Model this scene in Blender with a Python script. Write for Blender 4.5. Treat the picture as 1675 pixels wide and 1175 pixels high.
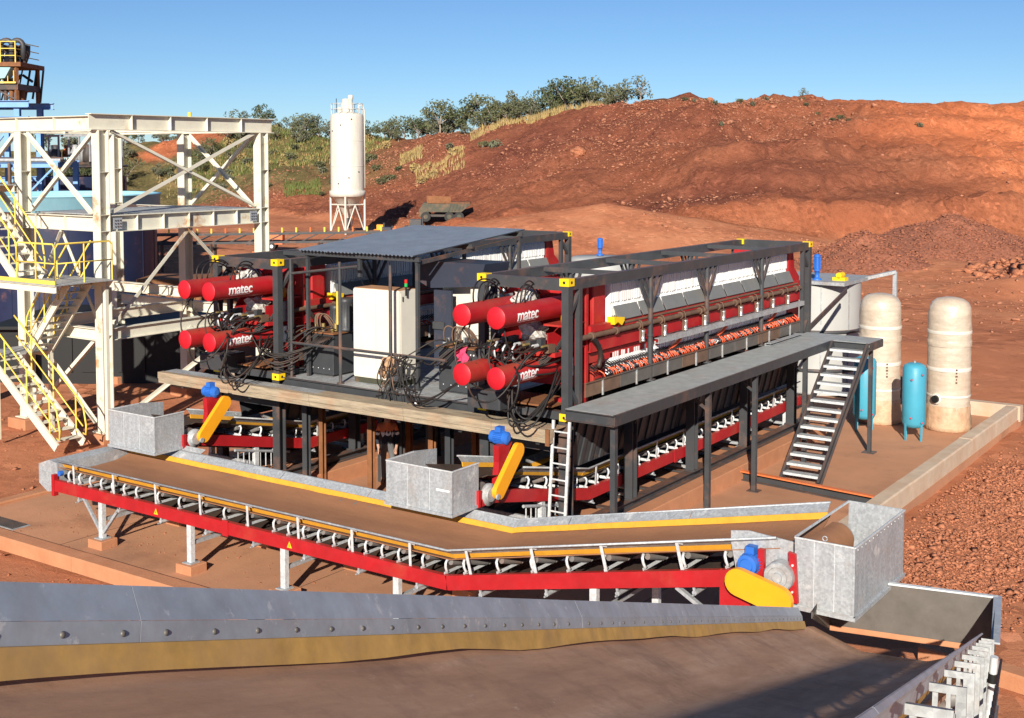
import bpy, bmesh, math, random
import numpy as np
from mathutils import Vector, Matrix

for o in list(bpy.data.objects):
    bpy.data.objects.remove(o, do_unlink=True)
scene = bpy.context.scene
COL = scene.collection
R = math.radians

# ------------------------------------------------------------------ camera
cam_data = bpy.data.cameras.new('camera')
cam_data.sensor_width = 36.0
cam_data.sensor_fit = 'HORIZONTAL'
cam_data.lens = 2023.56 / 1675 * 36.0
cam_data.shift_y = -(587.5 - 377.71) / 1675
cam_data.clip_start = 0.05
cam_data.clip_end = 8000
camera = bpy.data.objects.new('camera', cam_data)
COL.objects.link(camera)
CAM = Vector((11.813, -18.930, 4.852))
YAW = R(-34.5977)
camera.location = CAM
camera.rotation_euler = (R(90 - 3.5), 0, -YAW)
scene.camera = camera

# ------------------------------------------------------------------ sky, sun, exposure
SUN_EL, SUN_AZ = R(23.5), R(-26.5)      # light travels towards azimuth -26.5 deg from +Y
world = bpy.data.worlds.new('World')
scene.world = world
world.use_nodes = True
wn = world.node_tree
bg = wn.nodes['Background']
sky = wn.nodes.new('ShaderNodeTexSky')
sky.sky_type = 'NISHITA'
sky.sun_disc = False
sky.sun_elevation = SUN_EL
sky.sun_rotation = R(180) + SUN_AZ
sky.altitude = 2500
sky.air_density = 1.0
sky.dust_density = 0.0
sky.ozone_density = 5.0
tint = wn.nodes.new('ShaderNodeMix'); tint.data_type = 'RGBA'; tint.blend_type = 'MULTIPLY'; tint.inputs[0].default_value = 1.0
wn.links.new(sky.outputs[0], tint.inputs[6]); tint.inputs[7].default_value = (.87, .95, 1.0, 1)
wn.links.new(tint.outputs[2], bg.inputs[0])
bg.inputs[1].default_value = 0.060
sun_data = bpy.data.lights.new('sun', 'SUN')
sun_data.energy = 5.0
sun_data.angle = R(0.53)
sun_data.color = (1.0, 0.93, 0.82)
sun = bpy.data.objects.new('sun', sun_data)
COL.objects.link(sun)
LDIR = Vector((math.sin(SUN_AZ) * math.cos(SUN_EL), math.cos(SUN_AZ) * math.cos(SUN_EL), -math.sin(SUN_EL)))
sun.rotation_euler = LDIR.to_track_quat('-Z', 'Y').to_euler()
sun.location = (20, -40, 40)
scene.view_settings.view_transform = 'Standard'
scene.view_settings.look = 'None'
scene.view_settings.exposure = 0.66
scene.view_settings.gamma = 1.0
scene.render.engine = 'CYCLES'

# ------------------------------------------------------------------ helpers
ORG = {}

def tag(o, label=None, cat=None, group=None, kind=None):
    if label: o['label'] = label
    if cat: o['category'] = cat
    if group: o['group'] = group
    if kind: o['kind'] = kind
    return o

def thing(name, label, cat, loc=(0, 0, 0), group=None):
    o = bpy.data.objects.new(name, None)
    o.empty_display_size = 0.2
    COL.objects.link(o)
    o.location = loc
    ORG[o] = Vector(loc)
    return tag(o, label, cat, group)

def kids(o):
    return list(o.children)

def copy_tree(o, parent=None, offset=None):
    c = o.copy()
    COL.objects.link(c)
    c.parent = parent
    if offset is not None:
        c.location = o.location + Vector(offset)
    for ch in kids(o):
        copy_tree(ch, c)
    return c

def V3(p):
    return Vector((p[0], p[1], p[2]))

class MB:
    """collects boxes, bars, tubes ... and links them as one mesh object"""
    def __init__(self, M=None):
        self.v = []; self.f = []; self.sm = []; self.M = M
    def add(self, vs, fs, smooth=False):
        b = len(self.v)
        if self.M is not None:
            vs = [self.M @ Vector(p) for p in vs]
        self.v += [tuple(p) for p in vs]
        self.f += [tuple(b + i for i in q) for q in fs]
        self.sm += [smooth] * len(fs)
        return self
    def box(self, x0, x1, y0, y1, z0, z1):
        vs = [(x0, y0, z0), (x1, y0, z0), (x1, y1, z0), (x0, y1, z0), (x0, y0, z1), (x1, y0, z1), (x1, y1, z1), (x0, y1, z1)]
        return self.add(vs, [(3, 2, 1, 0), (4, 5, 6, 7), (0, 1, 5, 4), (1, 2, 6, 5), (2, 3, 7, 6), (3, 0, 4, 7)])
    def cbox(self, x0, x1, y0, y1, z0, z1, b=0.02):
        """box with chamfered vertical and top edges"""
        def ring(i, z): return [(x0 + i, y0 + b, z), (x0 + b, y0 + i, z), (x1 - b, y0 + i, z), (x1 - i, y0 + b, z), (x1 - i, y1 - b, z), (x1 - b, y1 - i, z), (x0 + b, y1 - i, z), (x0 + i, y1 - b, z)]
        r0, r1 = ring(0, z0), ring(0, z1 - b)
        r2 = [(x0 + b, y0 + b, z1), (x0 + b, y0 + b, z1), (x1 - b, y0 + b, z1), (x1 - b, y0 + b, z1), (x1 - b, y1 - b, z1), (x1 - b, y1 - b, z1), (x0 + b, y1 - b, z1), (x0 + b, y1 - b, z1)]
        vs = r0 + r1 + [r2[0], r2[2], r2[4], r2[6]]
        fs = [(i, (i + 1) % 8, 8 + (i + 1) % 8, 8 + i) for i in range(8)]
        fs += [(7, 6, 5, 4, 3, 2, 1, 0), (16, 17, 18, 19)]
        tp = [16, 16, 17, 17, 18, 18, 19, 19]
        for i in range(8):
            a, c = tp[i], tp[(i + 1) % 8]
            fs.append((8 + i, 8 + (i + 1) % 8, c) if a == c else (8 + i, 8 + (i + 1) % 8, c, a))
        return self.add(vs, fs)
    def frame(self, p, q, up=(0, 0, 1)):
        p, q = V3(p), V3(q); e = (q - p); L = e.length; e = e / L if L else Vector((0, 0, 1))
        u = V3(up)
        if abs(e.dot(u)) > 0.98 * u.length: u = Vector((0, 1, 0)) if abs(e.y) < .9 else Vector((1, 0, 0))
        s = e.cross(u).normalized(); u = s.cross(e).normalized()
        return p, q, e, s, u
    def prof(self, p, q, poly, up=(0, 0, 1), closed=True, smooth=False):
        """extrude a 2D profile [(side, up)] from p to q"""
        p, q, e, s, u = self.frame(p, q, up); n = len(poly)
        vs = [p + s * a + u * b for a, b in poly] + [q + s * a + u * b for a, b in poly]
        fs = [(i, (i + 1) % n, n + (i + 1) % n, n + i) for i in range(n)]
        if closed: fs += [tuple(range(n))[::-1], tuple(range(n, 2 * n))]
        return self.add(vs, fs, smooth)
    def bar(self, p, q, w, h, up=(0, 0, 1)):
        a, b = w / 2, h / 2
        return self.prof(p, q, [(-a, -b), (a, -b), (a, b), (-a, b)], up)
    def ibeam(self, p, q, w, h, t=.015, up=(0, 0, 1)):
        a, b, k = w / 2, h / 2, t / 2
        self.prof(p, q, [(-a, -b), (a, -b), (a, -b + t), (-a, -b + t)], up)
        self.prof(p, q, [(-a, b - t), (a, b - t), (a, b), (-a, b)], up)
        return self.prof(p, q, [(-k, -b + t), (k, -b + t), (k, b - t), (-k, b - t)], up)
    def chan(self, p, q, w, h, t=.012, up=(0, 0, 1), side=1):
        a, b = w / 2 * side, h / 2
        t2 = t * side
        return self.prof(p, q, [(-a, -b), (a, -b), (a, -b + t), (-a + t2, -b + t), (-a + t2, b - t), (a, b - t), (a, b), (-a, b)], up)
    def angle(self, p, q, w, t=.01, up=(0, 0, 1)):
        return self.prof(p, q, [(0, 0), (w, 0), (w, t), (t, t), (t, w), (0, w)], up)
    def tube(self, p, q, r, n=8, r2=None, cap=True, smooth=True):
        p, q, e, s, u = self.frame(p, q); r2 = r if r2 is None else r2
        cs = [(math.cos(2 * math.pi * i / n), math.sin(2 * math.pi * i / n)) for i in range(n)]
        vs = [p + (s * c + u * d) * r for c, d in cs] + [q + (s * c + u * d) * r2 for c, d in cs]
        self.add(vs, [(i, (i + 1) % n, n + (i + 1) % n, n + i) for i in range(n)], smooth)
        if cap:
            self.add(vs[:n], [tuple(range(n))[::-1]]); 
            self.v = self.v
            M = self.M; self.M = None
            self.M = M
            self.add(vs[n:], [tuple(range(n))])
        return self
    def path(self, pts, r, n=6, rs=None, cap=True):
        pts = [V3(p) for p in pts]; m = len(pts)
        tang = [(pts[min(i + 1, m - 1)] - pts[max(i - 1, 0)]).normalized() for i in range(m)]
        u = Vector((0, 0, 1))
        if abs(tang[0].dot(u)) > .95: u = Vector((1, 0, 0))
        vs = []
        for i in range(m):
            s = tang[i].cross(u)
            if s.length < 1e-5: s = tang[i].cross(Vector((0, 1, 0)))
            s.normalize(); u = s.cross(tang[i]).normalized()
            rr = r if rs is None else rs[i]
            vs += [pts[i] + (s * math.cos(2 * math.pi * k / n) + u * math.sin(2 * math.pi * k / n)) * rr for k in range(n)]
        fs = []
        for i in range(m - 1):
            for k in range(n):
                a = i * n + k; b = i * n + (k + 1) % n
                fs.append((a, b, b + n, a + n))
        if cap: fs += [tuple(range(n))[::-1], tuple(range((m - 1) * n, m * n))]
        return self.add(vs, fs, True)
    def lathe(self, prof, n=24, org=(0, 0, 0), axis=(0, 0, 1), smooth=True, wob=None):
        p = V3(org); _, _, e, s, u = self.frame(p, p + V3(axis))
        vs = []
        for j, (r, z) in enumerate(prof):
            for k in range(n):
                a = 2 * math.pi * k / n; rr = r * (1 + (wob(a, j) if wob else 0))
                vs.append(p + e * z + (s * math.cos(a) + u * math.sin(a)) * rr)
        fs = []
        for j in range(len(prof) - 1):
            for k in range(n):
                fs.append((j * n + k, j * n + (k + 1) % n, (j + 1) * n + (k + 1) % n, (j + 1) * n + k))
        self.add(vs, fs, smooth)
        for j, flip in ((0, True), (len(prof) - 1, False)):
            if prof[j][0] > 1e-4:
                ring = vs[j * n:(j + 1) * n]
                self.add(ring, [tuple(range(n))[::-1] if flip else tuple(range(n))])
        return self
    def poly(self, pts, ext):
        """extrude a planar polygon of 3D points by vector ext"""
        n = len(pts); e = V3(ext)
        vs = [V3(p) for p in pts] + [V3(p) + e for p in pts]
        fs = [tuple(range(n))[::-1], tuple(range(n, 2 * n))] + [(i, (i + 1) % n, n + (i + 1) % n, n + i) for i in range(n)]
        return self.add(vs, fs)
    def sheet(self, rows, smooth=True, thick=None):
        """grid of points rows[i][j]; optional thickness vector closes it into a slab"""
        a, b = len(rows), len(rows[0])
        vs = [V3(p) for r in rows for p in r]
        fs = [(i * b + j, i * b + j + 1, (i + 1) * b + j + 1, (i + 1) * b + j) for i in range(a - 1) for j in range(b - 1)]
        self.add(vs, fs, smooth)
        if thick is not None:
            t = V3(thick)
            self.add([p + t for p in vs], [q[::-1] for q in fs], smooth)
            rim = [j for j in range(b)] + [i * b + b - 1 for i in range(1, a)] + [(a - 1) * b + j for j in range(b - 2, -1, -1)] + [i * b for i in range(a - 2, 0, -1)]
            m = len(rim)
            self.add([vs[i] for i in rim] + [vs[i] + t for i in rim], [(i, (i + 1) % m, m + (i + 1) % m, m + i) for i in range(m)])
        return self
    def stadium(self, c1, c2, r, ext, n=10):
        """flat capsule between c1 and c2 extruded by ext"""
        c1, c2, e = V3(c1), V3(c2), V3(ext); d = (c2 - c1).normalized(); s = e.cross(d).normalized()
        pts = [c2 + (d * math.cos(a) + s * math.sin(a)) * r for a in [math.pi * (i / n - .5) for i in range(n + 1)]]
        pts += [c1 + (d * math.cos(a) + s * math.sin(a)) * r for a in [math.pi * (i / n + .5) for i in range(n + 1)]]
        return self.poly(pts, ext)
    def build(self, name, mat, parent=None, label=None, kind=None):
        me = bpy.data.meshes.new(name)
        o0 = Vector((0, 0, 0)); p = parent
        while p is not None:
            if p in ORG: o0 = ORG[p]; break
            p = p.parent
        vs = [(x - o0.x, y - o0.y, z - o0.z) for x, y, z in self.v]
        me.from_pydata(vs, [], self.f)
        me.polygons.foreach_set('use_smooth', self.sm)
        me.update()
        if mat is not None:
            me.materials.append(M[mat] if isinstance(mat, str) else mat)
        o = bpy.data.objects.new(name, me)
        COL.objects.link(o)
        if parent is not None: o.parent = parent
        if label: o['label'] = label
        if kind: o['kind'] = kind
        return o

def outward(mesh):
    bm = bmesh.new(); bm.from_mesh(mesh); bmesh.ops.recalc_face_normals(bm, faces=bm.faces); bm.to_mesh(mesh); bm.free()

def lerp(a, b, t):
    return V3(a) * (1 - t) + V3(b) * t

def arc(c, r, a0, a1, e1, e2, n=8):
    c, e1, e2 = V3(c), V3(e1), V3(e2)
    return [c + (e1 * math.cos(a0 + (a1 - a0) * i / n) + e2 * math.sin(a0 + (a1 - a0) * i / n)) * r for i in range(n + 1)]

def bez(p0, p1, p2, p3, n=12):
    p0, p1, p2, p3 = map(V3, (p0, p1, p2, p3)); out = []
    for i in range(n + 1):
        t = i / n; s = 1 - t
        out.append(p0 * s ** 3 + p1 * (3 * s * s * t) + p2 * (3 * s * t * t) + p3 * t ** 3)
    return out

# value noise for geometry
class Noise:
    def __init__(self, seed):
        self.t = np.random.RandomState(seed).rand(256, 256)
    def __call__(self, x, y):
        x = np.asarray(x, float); y = np.asarray(y, float)
        xi = np.floor(x).astype(int); yi = np.floor(y).astype(int); fx = x - xi; fy = y - yi
        fx = fx * fx * (3 - 2 * fx); fy = fy * fy * (3 - 2 * fy); t = self.t
        a = t[xi % 256, yi % 256]; b = t[(xi + 1) % 256, yi % 256]; c = t[xi % 256, (yi + 1) % 256]; d = t[(xi + 1) % 256, (yi + 1) % 256]
        return (a * (1 - fx) + b * fx) * (1 - fy) + (c * (1 - fx) + d * fx) * fy - .5
    def fbm(self, x, y, o=4, g=.5):
        s = 0; a = 1
        for i in range(o):
            s = s + a * self(x * 2 ** i + 17 * i, y * 2 ** i + 31 * i); a *= g
        return s
NZ = Noise(7)

# ------------------------------------------------------------------ materials
M = {}
DUST = (0.36, 0.15, 0.07)

def mat(name, col, rough=.6, metal=0.0, var=.12, vs=2.5, bump=0.0, bs=30, dust=0.0, dustcol=DUST, ds=1.3, streak=None, voro=None, spec=.4, top=0.0, rust=0.0, rustcol=(.22, .075, .025), rs=1.1, two=None):
    m = bpy.data.materials.new(name); m.use_nodes = True
    nt = m.node_tree; N = nt.nodes; L = nt.links
    b = N['Principled BSDF']
    b.inputs['Roughness'].default_value = rough; b.inputs['Metallic'].default_value = metal
    b.inputs['Specular IOR Level'].default_value = spec
    geo = N.new('ShaderNodeNewGeometry'); pos = geo.outputs['Position']
    def noise(scale, detail=5, rough_=.6, stretch=None):
        src = pos
        if stretch:
            mp = N.new('ShaderNodeMapping'); mp.inputs['Scale'].default_value = stretch; L.new(src, mp.inputs[0]); src = mp.outputs[0]
        n = N.new('ShaderNodeTexNoise'); n.inputs['Scale'].default_value = scale; n.inputs['Detail'].default_value = detail; n.inputs['Roughness'].default_value = rough_
        L.new(src, n.inputs['Vector']); return n.outputs[0]
    def ramp(src, a, b_, ca=(0, 0, 0, 1), cb=(1, 1, 1, 1)):
        r = N.new('ShaderNodeValToRGB'); e = r.color_ramp.elements
        e[0].position = a; e[1].position = b_; e[0].color = ca; e[1].color = cb; L.new(src, r.inputs[0]); return r.outputs[0]
    def mix(fac, a, c, mode='MIX'):
        x = N.new('ShaderNodeMix'); x.data_type = 'RGBA'; x.blend_type = mode
        if isinstance(fac, (int, float)): x.inputs[0].default_value = fac
        else: L.new(fac, x.inputs[0])
        for s, val in ((6, a), (7, c)):
            if isinstance(val, tuple): x.inputs[s].default_value = val if len(val) == 4 else val + (1,)
            else: L.new(val, x.inputs[s])
        return x.outputs[2]
    def c4(c, k=1): return (min(1, c[0] * k), min(1, c[1] * k), min(1, c[2] * k), 1)
    cur = ramp(noise(vs, 6, .65, streak), .28, .74, c4(col, 1 - var), c4(two if two else col, 1 + var))
    if voro:
        v = N.new('ShaderNodeTexVoronoi'); v.inputs['Scale'].default_value = voro; L.new(pos, v.inputs['Vector'])
        sep = N.new('ShaderNodeSeparateColor'); L.new(v.outputs['Color'], sep.inputs[0])
        cur = mix(.55, cur, mix(1.0, cur, ramp(sep.outputs[0], 0, 1, (.72, .72, .74, 1), (1.25, 1.25, 1.25, 1)), 'MULTIPLY'))
    if rust:
        cur = mix(ramp(noise(rs, 8, .7), .62 - .25 * rust, .70 - .2 * rust), cur, c4(rustcol))
    if dust:
        f = ramp(noise(ds, 7, .68), .62 - .42 * dust, .86 - .30 * dust)
        mu = N.new('ShaderNodeMath'); mu.operation = 'MULTIPLY'; L.new(f, mu.inputs[0]); mu.inputs[1].default_value = min(1, .35 + dust * .65)
        cur = mix(mu.outputs[0], cur, c4(dustcol))
    if top:
        sx = N.new('ShaderNodeSeparateXYZ'); L.new(geo.outputs['Normal'], sx.inputs[0])
        f = ramp(sx.outputs[2], .45, .95); mu = N.new('ShaderNodeMath'); mu.operation = 'MULTIPLY'
        L.new(f, mu.inputs[0]); mu2 = N.new('ShaderNodeMath'); mu2.operation = 'MULTIPLY'
        L.new(ramp(noise(2.2, 6, .7), .3, .6), mu2.inputs[0]); mu2.inputs[1].default_value = top
        L.new(mu2.outputs[0], mu.inputs[1]); cur = mix(mu.outputs[0], cur, c4(dustcol))
    L.new(cur, b.inputs['Base Color'])
    if metal or rough < .5:
        L.new(ramp(noise(vs * 3, 5, .7), .2, .8, (max(.08, rough - .12),) * 3 + (1,), (min(1, rough + .18),) * 3 + (1,)), b.inputs['Roughness'])
    if bump:
        bp = N.new('ShaderNodeBump'); bp.inputs['Strength'].default_value = min(1, bump); bp.inputs['Distance'].default_value = .03 * max(1, bump)
        L.new(noise(bs, 6, .65), bp.inputs['Height']); L.new(bp.outputs[0], b.inputs['Normal'])
    M[name] = m
    return m

mat('charcoal', (.045, .048, .052), .5, var=.18, dust=.22, top=.35)
mat('charcoal_clean', (.04, .043, .047), .45, var=.15, dust=.12, top=.2)
mat('galv', (.40, .42, .435), .5, .35, var=.16, vs=3, streak=(5, 5, .7), voro=34, dust=.2, dustcol=(.40, .29, .21), ds=2.2, rust=.10, rustcol=(.62, .63, .62), rs=2.6)
mat('galv_bright', (.62, .64, .64), .5, .3, var=.1, voro=30, dust=.08, dustcol=(.4, .27, .18))
mat('galv_old', (.36, .375, .38), .6, .25, var=.22, vs=4, voro=26, dust=.32, dustcol=(.34, .22, .15), ds=2.5)
mat('skirt_steel', (.40, .43, .47), .5, .3, var=.2, vs=5, dust=.28, dustcol=(.30, .28, .27), ds=4, rust=.10, rustcol=(.60, .60, .60), rs=13)
mat('hopper_steel', (.14, .125, .11), .55, .35, var=.2, vs=3, dust=.25, dustcol=(.2, .13, .09))
mat('deck_grey', (.36, .375, .365), .6, .2, var=.2, vs=4, dust=.18, bump=.35, bs=60)
mat('red_paint', (.36, .010, .014), .45, var=.18, dust=.22, spec=.5, dustcol=(.33, .085, .045), top=.4)
mat('red_dusty', (.38, .014, .016), .5, var=.15, dust=.3, dustcol=(.30, .09, .045), top=.55)
mat('red_face', (.50, .010, .020), .45, var=.06)
mat('guard_yellow', (.80, .33, .012), .42, var=.07, dust=.06)
mat('cast_yellow', (.80, .52, .01), .5, var=.06)
mat('urethane', (.62, .30, .03), .5, var=.14, vs=6, dust=.12, ds=4)
mat('urethane_old', (.55, .315, .085), .6, var=.3, vs=5, dust=.42, ds=3, dustcol=(.42, .25, .13))
mat('rail_yellow', (.80, .58, .10), .5, var=.1, dust=.06)
mat('blue_motor', (.025, .13, .48), .42, var=.1, dust=.08)
mat('belt_dusty', (.27, .125, .062), .85, var=.16, vs=1.6, streak=(.5, 2.0, 1), bump=.25, bs=14, dust=.2, dustcol=(.33, .16, .08))
mat('belt_black', (.055, .036, .027), .7, var=.25, vs=2, dust=.30, dustcol=(.17, .09, .055))
mat('belt_near', (.52, .31, .215), .85, var=.3, vs=1.5, bump=.04, bs=9, dust=.45, dustcol=(.62, .40, .28), ds=2.0, spec=.05, rust=.08, rustcol=(.26, .16, .12), rs=3.2)
mat('roller', (.20, .19, .18), .5, .3, var=.25, dust=.3)
mat('idler_near', (.27, .28, .28), .6, .15, var=.3, vs=9, voro=45, dust=.3, dustcol=(.3, .26, .22), ds=8)
mat('cream_steel', (.63, .60, .49), .55, var=.08, dust=.08, rust=.12, rustcol=(.42, .20, .07), rs=.8)
mat('shade_steel', (.055, .045, .04), .6, var=.2, dust=.3)  # near-black brown steel with some dust
mat('navy', (.012, .018, .052), .5, var=.14, dust=.14)
mat('sky_blue', (.28, .56, .68), .55, var=.08, dust=.1)
mat('steel_blue', (.16, .33, .60), .55, var=.12, dust=.18)
mat('teal_pale', (.26, .47, .46), .55, var=.1, dust=.2)
mat('timber', (.25, .20, .14), .85, var=.28, vs=7, streak=(.25, 1.5, 2.5), bump=.4, bs=30, two=(.36, .29, .20), dust=.38, dustcol=(.42, .19, .085))
mat('rusty', (.20, .082, .032), .8, var=.3, vs=4, dust=.2)
mat('rust_pipe', (.15, .09, .06), .65, .2, var=.3, vs=4, dust=.35, dustcol=(.24, .14, .08))
mat('plate_white', (.80, .80, .78), .5, var=.05, vs=8, dust=.05)
mat('panel_grey', (.16, .165, .16), .55, var=.12, dust=.22, dustcol=(.2, .16, .12))
mat('stainless', (.70, .69, .66), .3, .75, var=.1, vs=3)
mat('tank_steel', (.40, .40, .38), .55, .1, var=.06, vs=1, dust=.08)
mat('wrap', (.50, .42, .33), .36, var=.2, vs=2.0, streak=(1, 1, 4), dust=.34, dustcol=(.46, .30, .19), bump=.6, bs=6, spec=.6)
mat('wrap_low', (.50, .33, .21), .45, var=.25, vs=4, dust=.4, dustcol=(.48, .25, .13), bump=.8, bs=7)
mat('wrap_band', (.62, .58, .51), .3, var=.08, vs=3, spec=.6)
mat('cyan_tank', (.055, .29, .40), .42, var=.07, dust=.08)
mat('cabinet', (.62, .59, .51), .55, var=.06, dust=.06, dustcol=(.55, .45, .33))
mat('cabinet_top', (.42, .22, .11), .8, var=.15)
mat('navy_panel', (.03, .036, .055), .5, var=.12, dust=.2)
mat('roof_sheet', (.20, .235, .29), .45, .3, var=.16, vs=2, dust=.14, dustcol=(.3, .3, .32))
mat('hose', (.018, .016, .015), .55, var=.3, dust=.3, dustcol=(.13, .06, .035))
mat('hose_orange', (.72, .11, .04), .5, var=.15)
mat('brass', (.35, .26, .10), .45, .6, var=.2)
mat('bag', (.55, .52, .47), .5, var=.25, vs=12, bump=.7, bs=22)
mat('rag_pink', (.60, .045, .12), .8, var=.2, bump=.5, bs=20)
mat('rag_tan', (.46, .27, .15), .85, var=.3, vs=9, bump=.6, bs=20)
mat('black', (.008, .008, .008), .6, var=.1)
mat('mark_white', (.82, .82, .80), .5, var=.03)
mat('sign_yellow', (.80, .48, .02), .5, var=.03)
mat('plate_print', (.62, .64, .64), .5, var=.05)
mat('silo_white', (.57, .545, .475), .6, var=.16, vs=1.2, streak=(2, 2, .35), dust=.14, ds=.8, dustcol=(.55, .48, .38))
mat('olive', (.055, .055, .035), .6, var=.2, dust=.3)
mat('orange_machine', (.62, .16, .05), .55, var=.15, dust=.2)
mat('concrete_new', (.52, .40, .29), .85, var=.14, vs=2, dust=.35, dustcol=(.48, .25, .13), bump=.2, bs=25)
mat('concrete_red', (.45, .20, .10), .9, var=.14, vs=2, dust=.4, dustcol=(.40, .15, .065), bump=.25, bs=25)
mat('slab', (.44, .215, .118), .9, var=.2, vs=.5, dust=.4, dustcol=(.54, .25, .125), ds=.45, bump=.2, bs=18, rust=.24, rustcol=(.31, .145, .08), rs=.42)
mat('stain', (.13, .07, .045), .8, var=.3)
mat('rock', (.27, .088, .042), .9, var=.45, vs=11, two=(.40, .155, .078), bump=.3, bs=6)
mat('rock_dark', (.18, .062, .036), .9, var=.45, vs=5, two=(.29, .108, .06), bump=.3, bs=6)
mat('rock_hill', (.24, .085, .046), .9, var=.4, vs=3.5, two=(.40, .175, .10), bump=.3, bs=6)
mat('bark', (.30, .25, .21), .9, var=.25, vs=6)
mat('leaf', (.085, .095, .045), .75, var=.35, vs=.35, two=(.11, .115, .05))
mat('leaf_dark', (.045, .06, .024), .75, var=.35, vs=.35, two=(.075, .09, .035))
mat('leaf_grey', (.12, .125, .075), .75, var=.3, vs=.35)
mat('dry_grass', (.42, .28, .12), .85, var=.3, vs=.4, two=(.32, .24, .09))
mat('green_grass', (.12, .14, .035), .85, var=.3, vs=.4)
mat('skin', (.42, .24, .17), .6, var=.05)
mat('cloth_navy', (.02, .022, .035), .85, var=.15)
mat('cloth_orange', (.75, .20, .07), .8, var=.08)
mat('cloth_grey', (.11, .11, .115), .85, var=.12)
mat('boot', (.25, .12, .05), .7, var=.2)
mat('lamp_red', (.5, .02, .01), .3, var=.02)
mat('lamp_green', (.02, .35, .08), .3, var=.02)

# ================================================================== THE SETTING
G = -2.55                                   # top of the concrete slab
GROUND = -2.66
RX, RY = math.cos(YAW), -math.sin(YAW)      # site axes for the terrain: across (U) and away (V)
FX, FY = math.sin(YAW), math.cos(YAW)
def uv2xy(U, V): return CAM.x + U * RX + V * FX, CAM.y + U * RY + V * FY
def xy2uv(x, y): return (x - CAM.x) * RX + (y - CAM.y) * RY, (x - CAM.x) * FX + (y - CAM.y) * FY

_toe = ([-400, -90, -60, -45, -30, -15, 0, 10, 20, 400], [200, 195, 186, 176, 156, 133, 114, 110, 108, 108])
_crv = ([-400, -90, -60, -30, -15, 0, 20, 70, 400], [240, 235, 228, 203, 187, 168, 156, 154, 170])
_crz = ([-400, -110, -80, -66, -62, -54, -39, -33, -29, -17, -10, -3, 5, 13, 17, 20, 23, 26, 40, 50, 58, 61, 64, 75, 120, 400],
        [5.5, 5.5, 6.0, 7.0, 7.7, 9.6, 9.3, 8.2, 7.0, 6.9, 7.6, 8.7, 10.2, 11.2, 12.0, 12.2, 13.0, 12.0, 12.0, 11.9, 11.3, 11.3, 11.9, 12.6, 11, 8])
_bench = ([0, .05, .10, .26, .30, .45, .62, .66, .80, .93, 1], [0, .05, .25, .28, .31, .58, .63, .70, .90, .97, 1])
_plain = ([0, .12, .4, .7, .9, 1], [0, .06, .36, .71, .93, 1])
def height(U, V):
    U = np.asarray(U, float); V = np.asarray(V, float)
    wob = 5 * NZ.fbm(U * .045, V * .045, 3)
    vt = np.interp(U, *_toe) + wob; vc = np.interp(U, *_crv) + wob * .5
    zc = np.interp(U, *_crz)
    s = np.clip((V - vt) / (vc - vt), 0, 1)
    wr = np.clip((U - 2) / 22, 0, 1)
    s2 = np.clip(s + .09 * NZ.fbm(U * .07 + 3, V * .05, 3), 0, 1)
    p = (1 - wr) * np.interp(s, *_plain) + wr * np.interp(s2, *_bench)
    z = GROUND + (zc - GROUND) * p
    z = z - np.maximum(0, V - vc) * .03
    on = np.clip(s * 14, 0, 1) * np.clip((vc + 8 - V) / 8, .15, 1)
    z = z + on * (1.2 * NZ.fbm(U * .16, V * .16, 5, .58) + .34 * NZ.fbm(U * .7, V * .7, 3, .65) - .8 * wr * np.abs(NZ.fbm(U * .55 + 50, V * .12, 3)))
    z = z + wr * on * (.20 * np.sin(2.4 * z + 5 * NZ.fbm(U * .05 + 70, V * .05, 3)) - .55 * np.abs(NZ.fbm(U * .9 + 11, V * .14 + 5, 3)) * np.clip(np.sin(s * 9.5 + 1.2), 0, 1))
    # fan of fine tipped dirt in front of the cut
    d = np.hypot((U - 8) / 1.5, V - 108)
    z = np.maximum(z, GROUND + 3.3 * np.clip(1 - d / 14, 0, 1) + .05 * NZ.fbm(U * .5, V * .5, 3))
    # low rubble mounds on the yard
    for cu, cv, w, hgt in ((47, 72, 9, 1.7), (38, 66, 7, 1.3), (29, 68, 6, .9), (58, 70, 8, 1.8), (-25, 88, 10, 1.2), (-38, 80, 9, 1.0), (-31, 64, 6, .7), (-60, 90, 14, 1.5), (14, 47, 5, .35), (-52, 62, 8, .6)):
        d = np.hypot(U - cu, (V - cv) * 1.3)
        z = np.maximum(z, GROUND + hgt * np.clip(1 - d / w, 0, 1) ** .8 * (1 + .5 * NZ.fbm(U * .4, V * .4, 4)))
    far = np.clip((np.hypot(U, V) - 24) / 20, 0, 1)
    z = z + far * (.22 * NZ.fbm(U * .11 + 9, V * .11, 4) + .10 * NZ.fbm(U * .6, V * .6, 3))
    near = np.clip(1.2 - np.hypot(U, V) / 60, 0, 1)
    z = z + near * .07 * (NZ.fbm(U * 1.3, V * 1.3, 4))
    return np.minimum(z, 99) - .03

def axis(parts):
    out = []
    for a, b, st in parts: out += list(np.arange(a, b, st))
    return np.array(out)
us = axis([(-3000, -400, 260), (-400, -140, 20), (-140, -75, 2.2), (-75, 78, .55), (78, 140, 2.2), (140, 400, 20), (400, 3001, 260)])
vs_ = axis([(-400, -40, 30), (-40, 8, 2), (8, 60, .9), (60, 100, .75), (100, 172, .5), (172, 250, 1.0), (250, 420, 12), (420, 4200, 300)])
UU, VV = np.meshgrid(us, vs_)
ZZ = height(UU, VV)
XX, YY = uv2xy(UU, VV)
nv, nu = UU.shape
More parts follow.
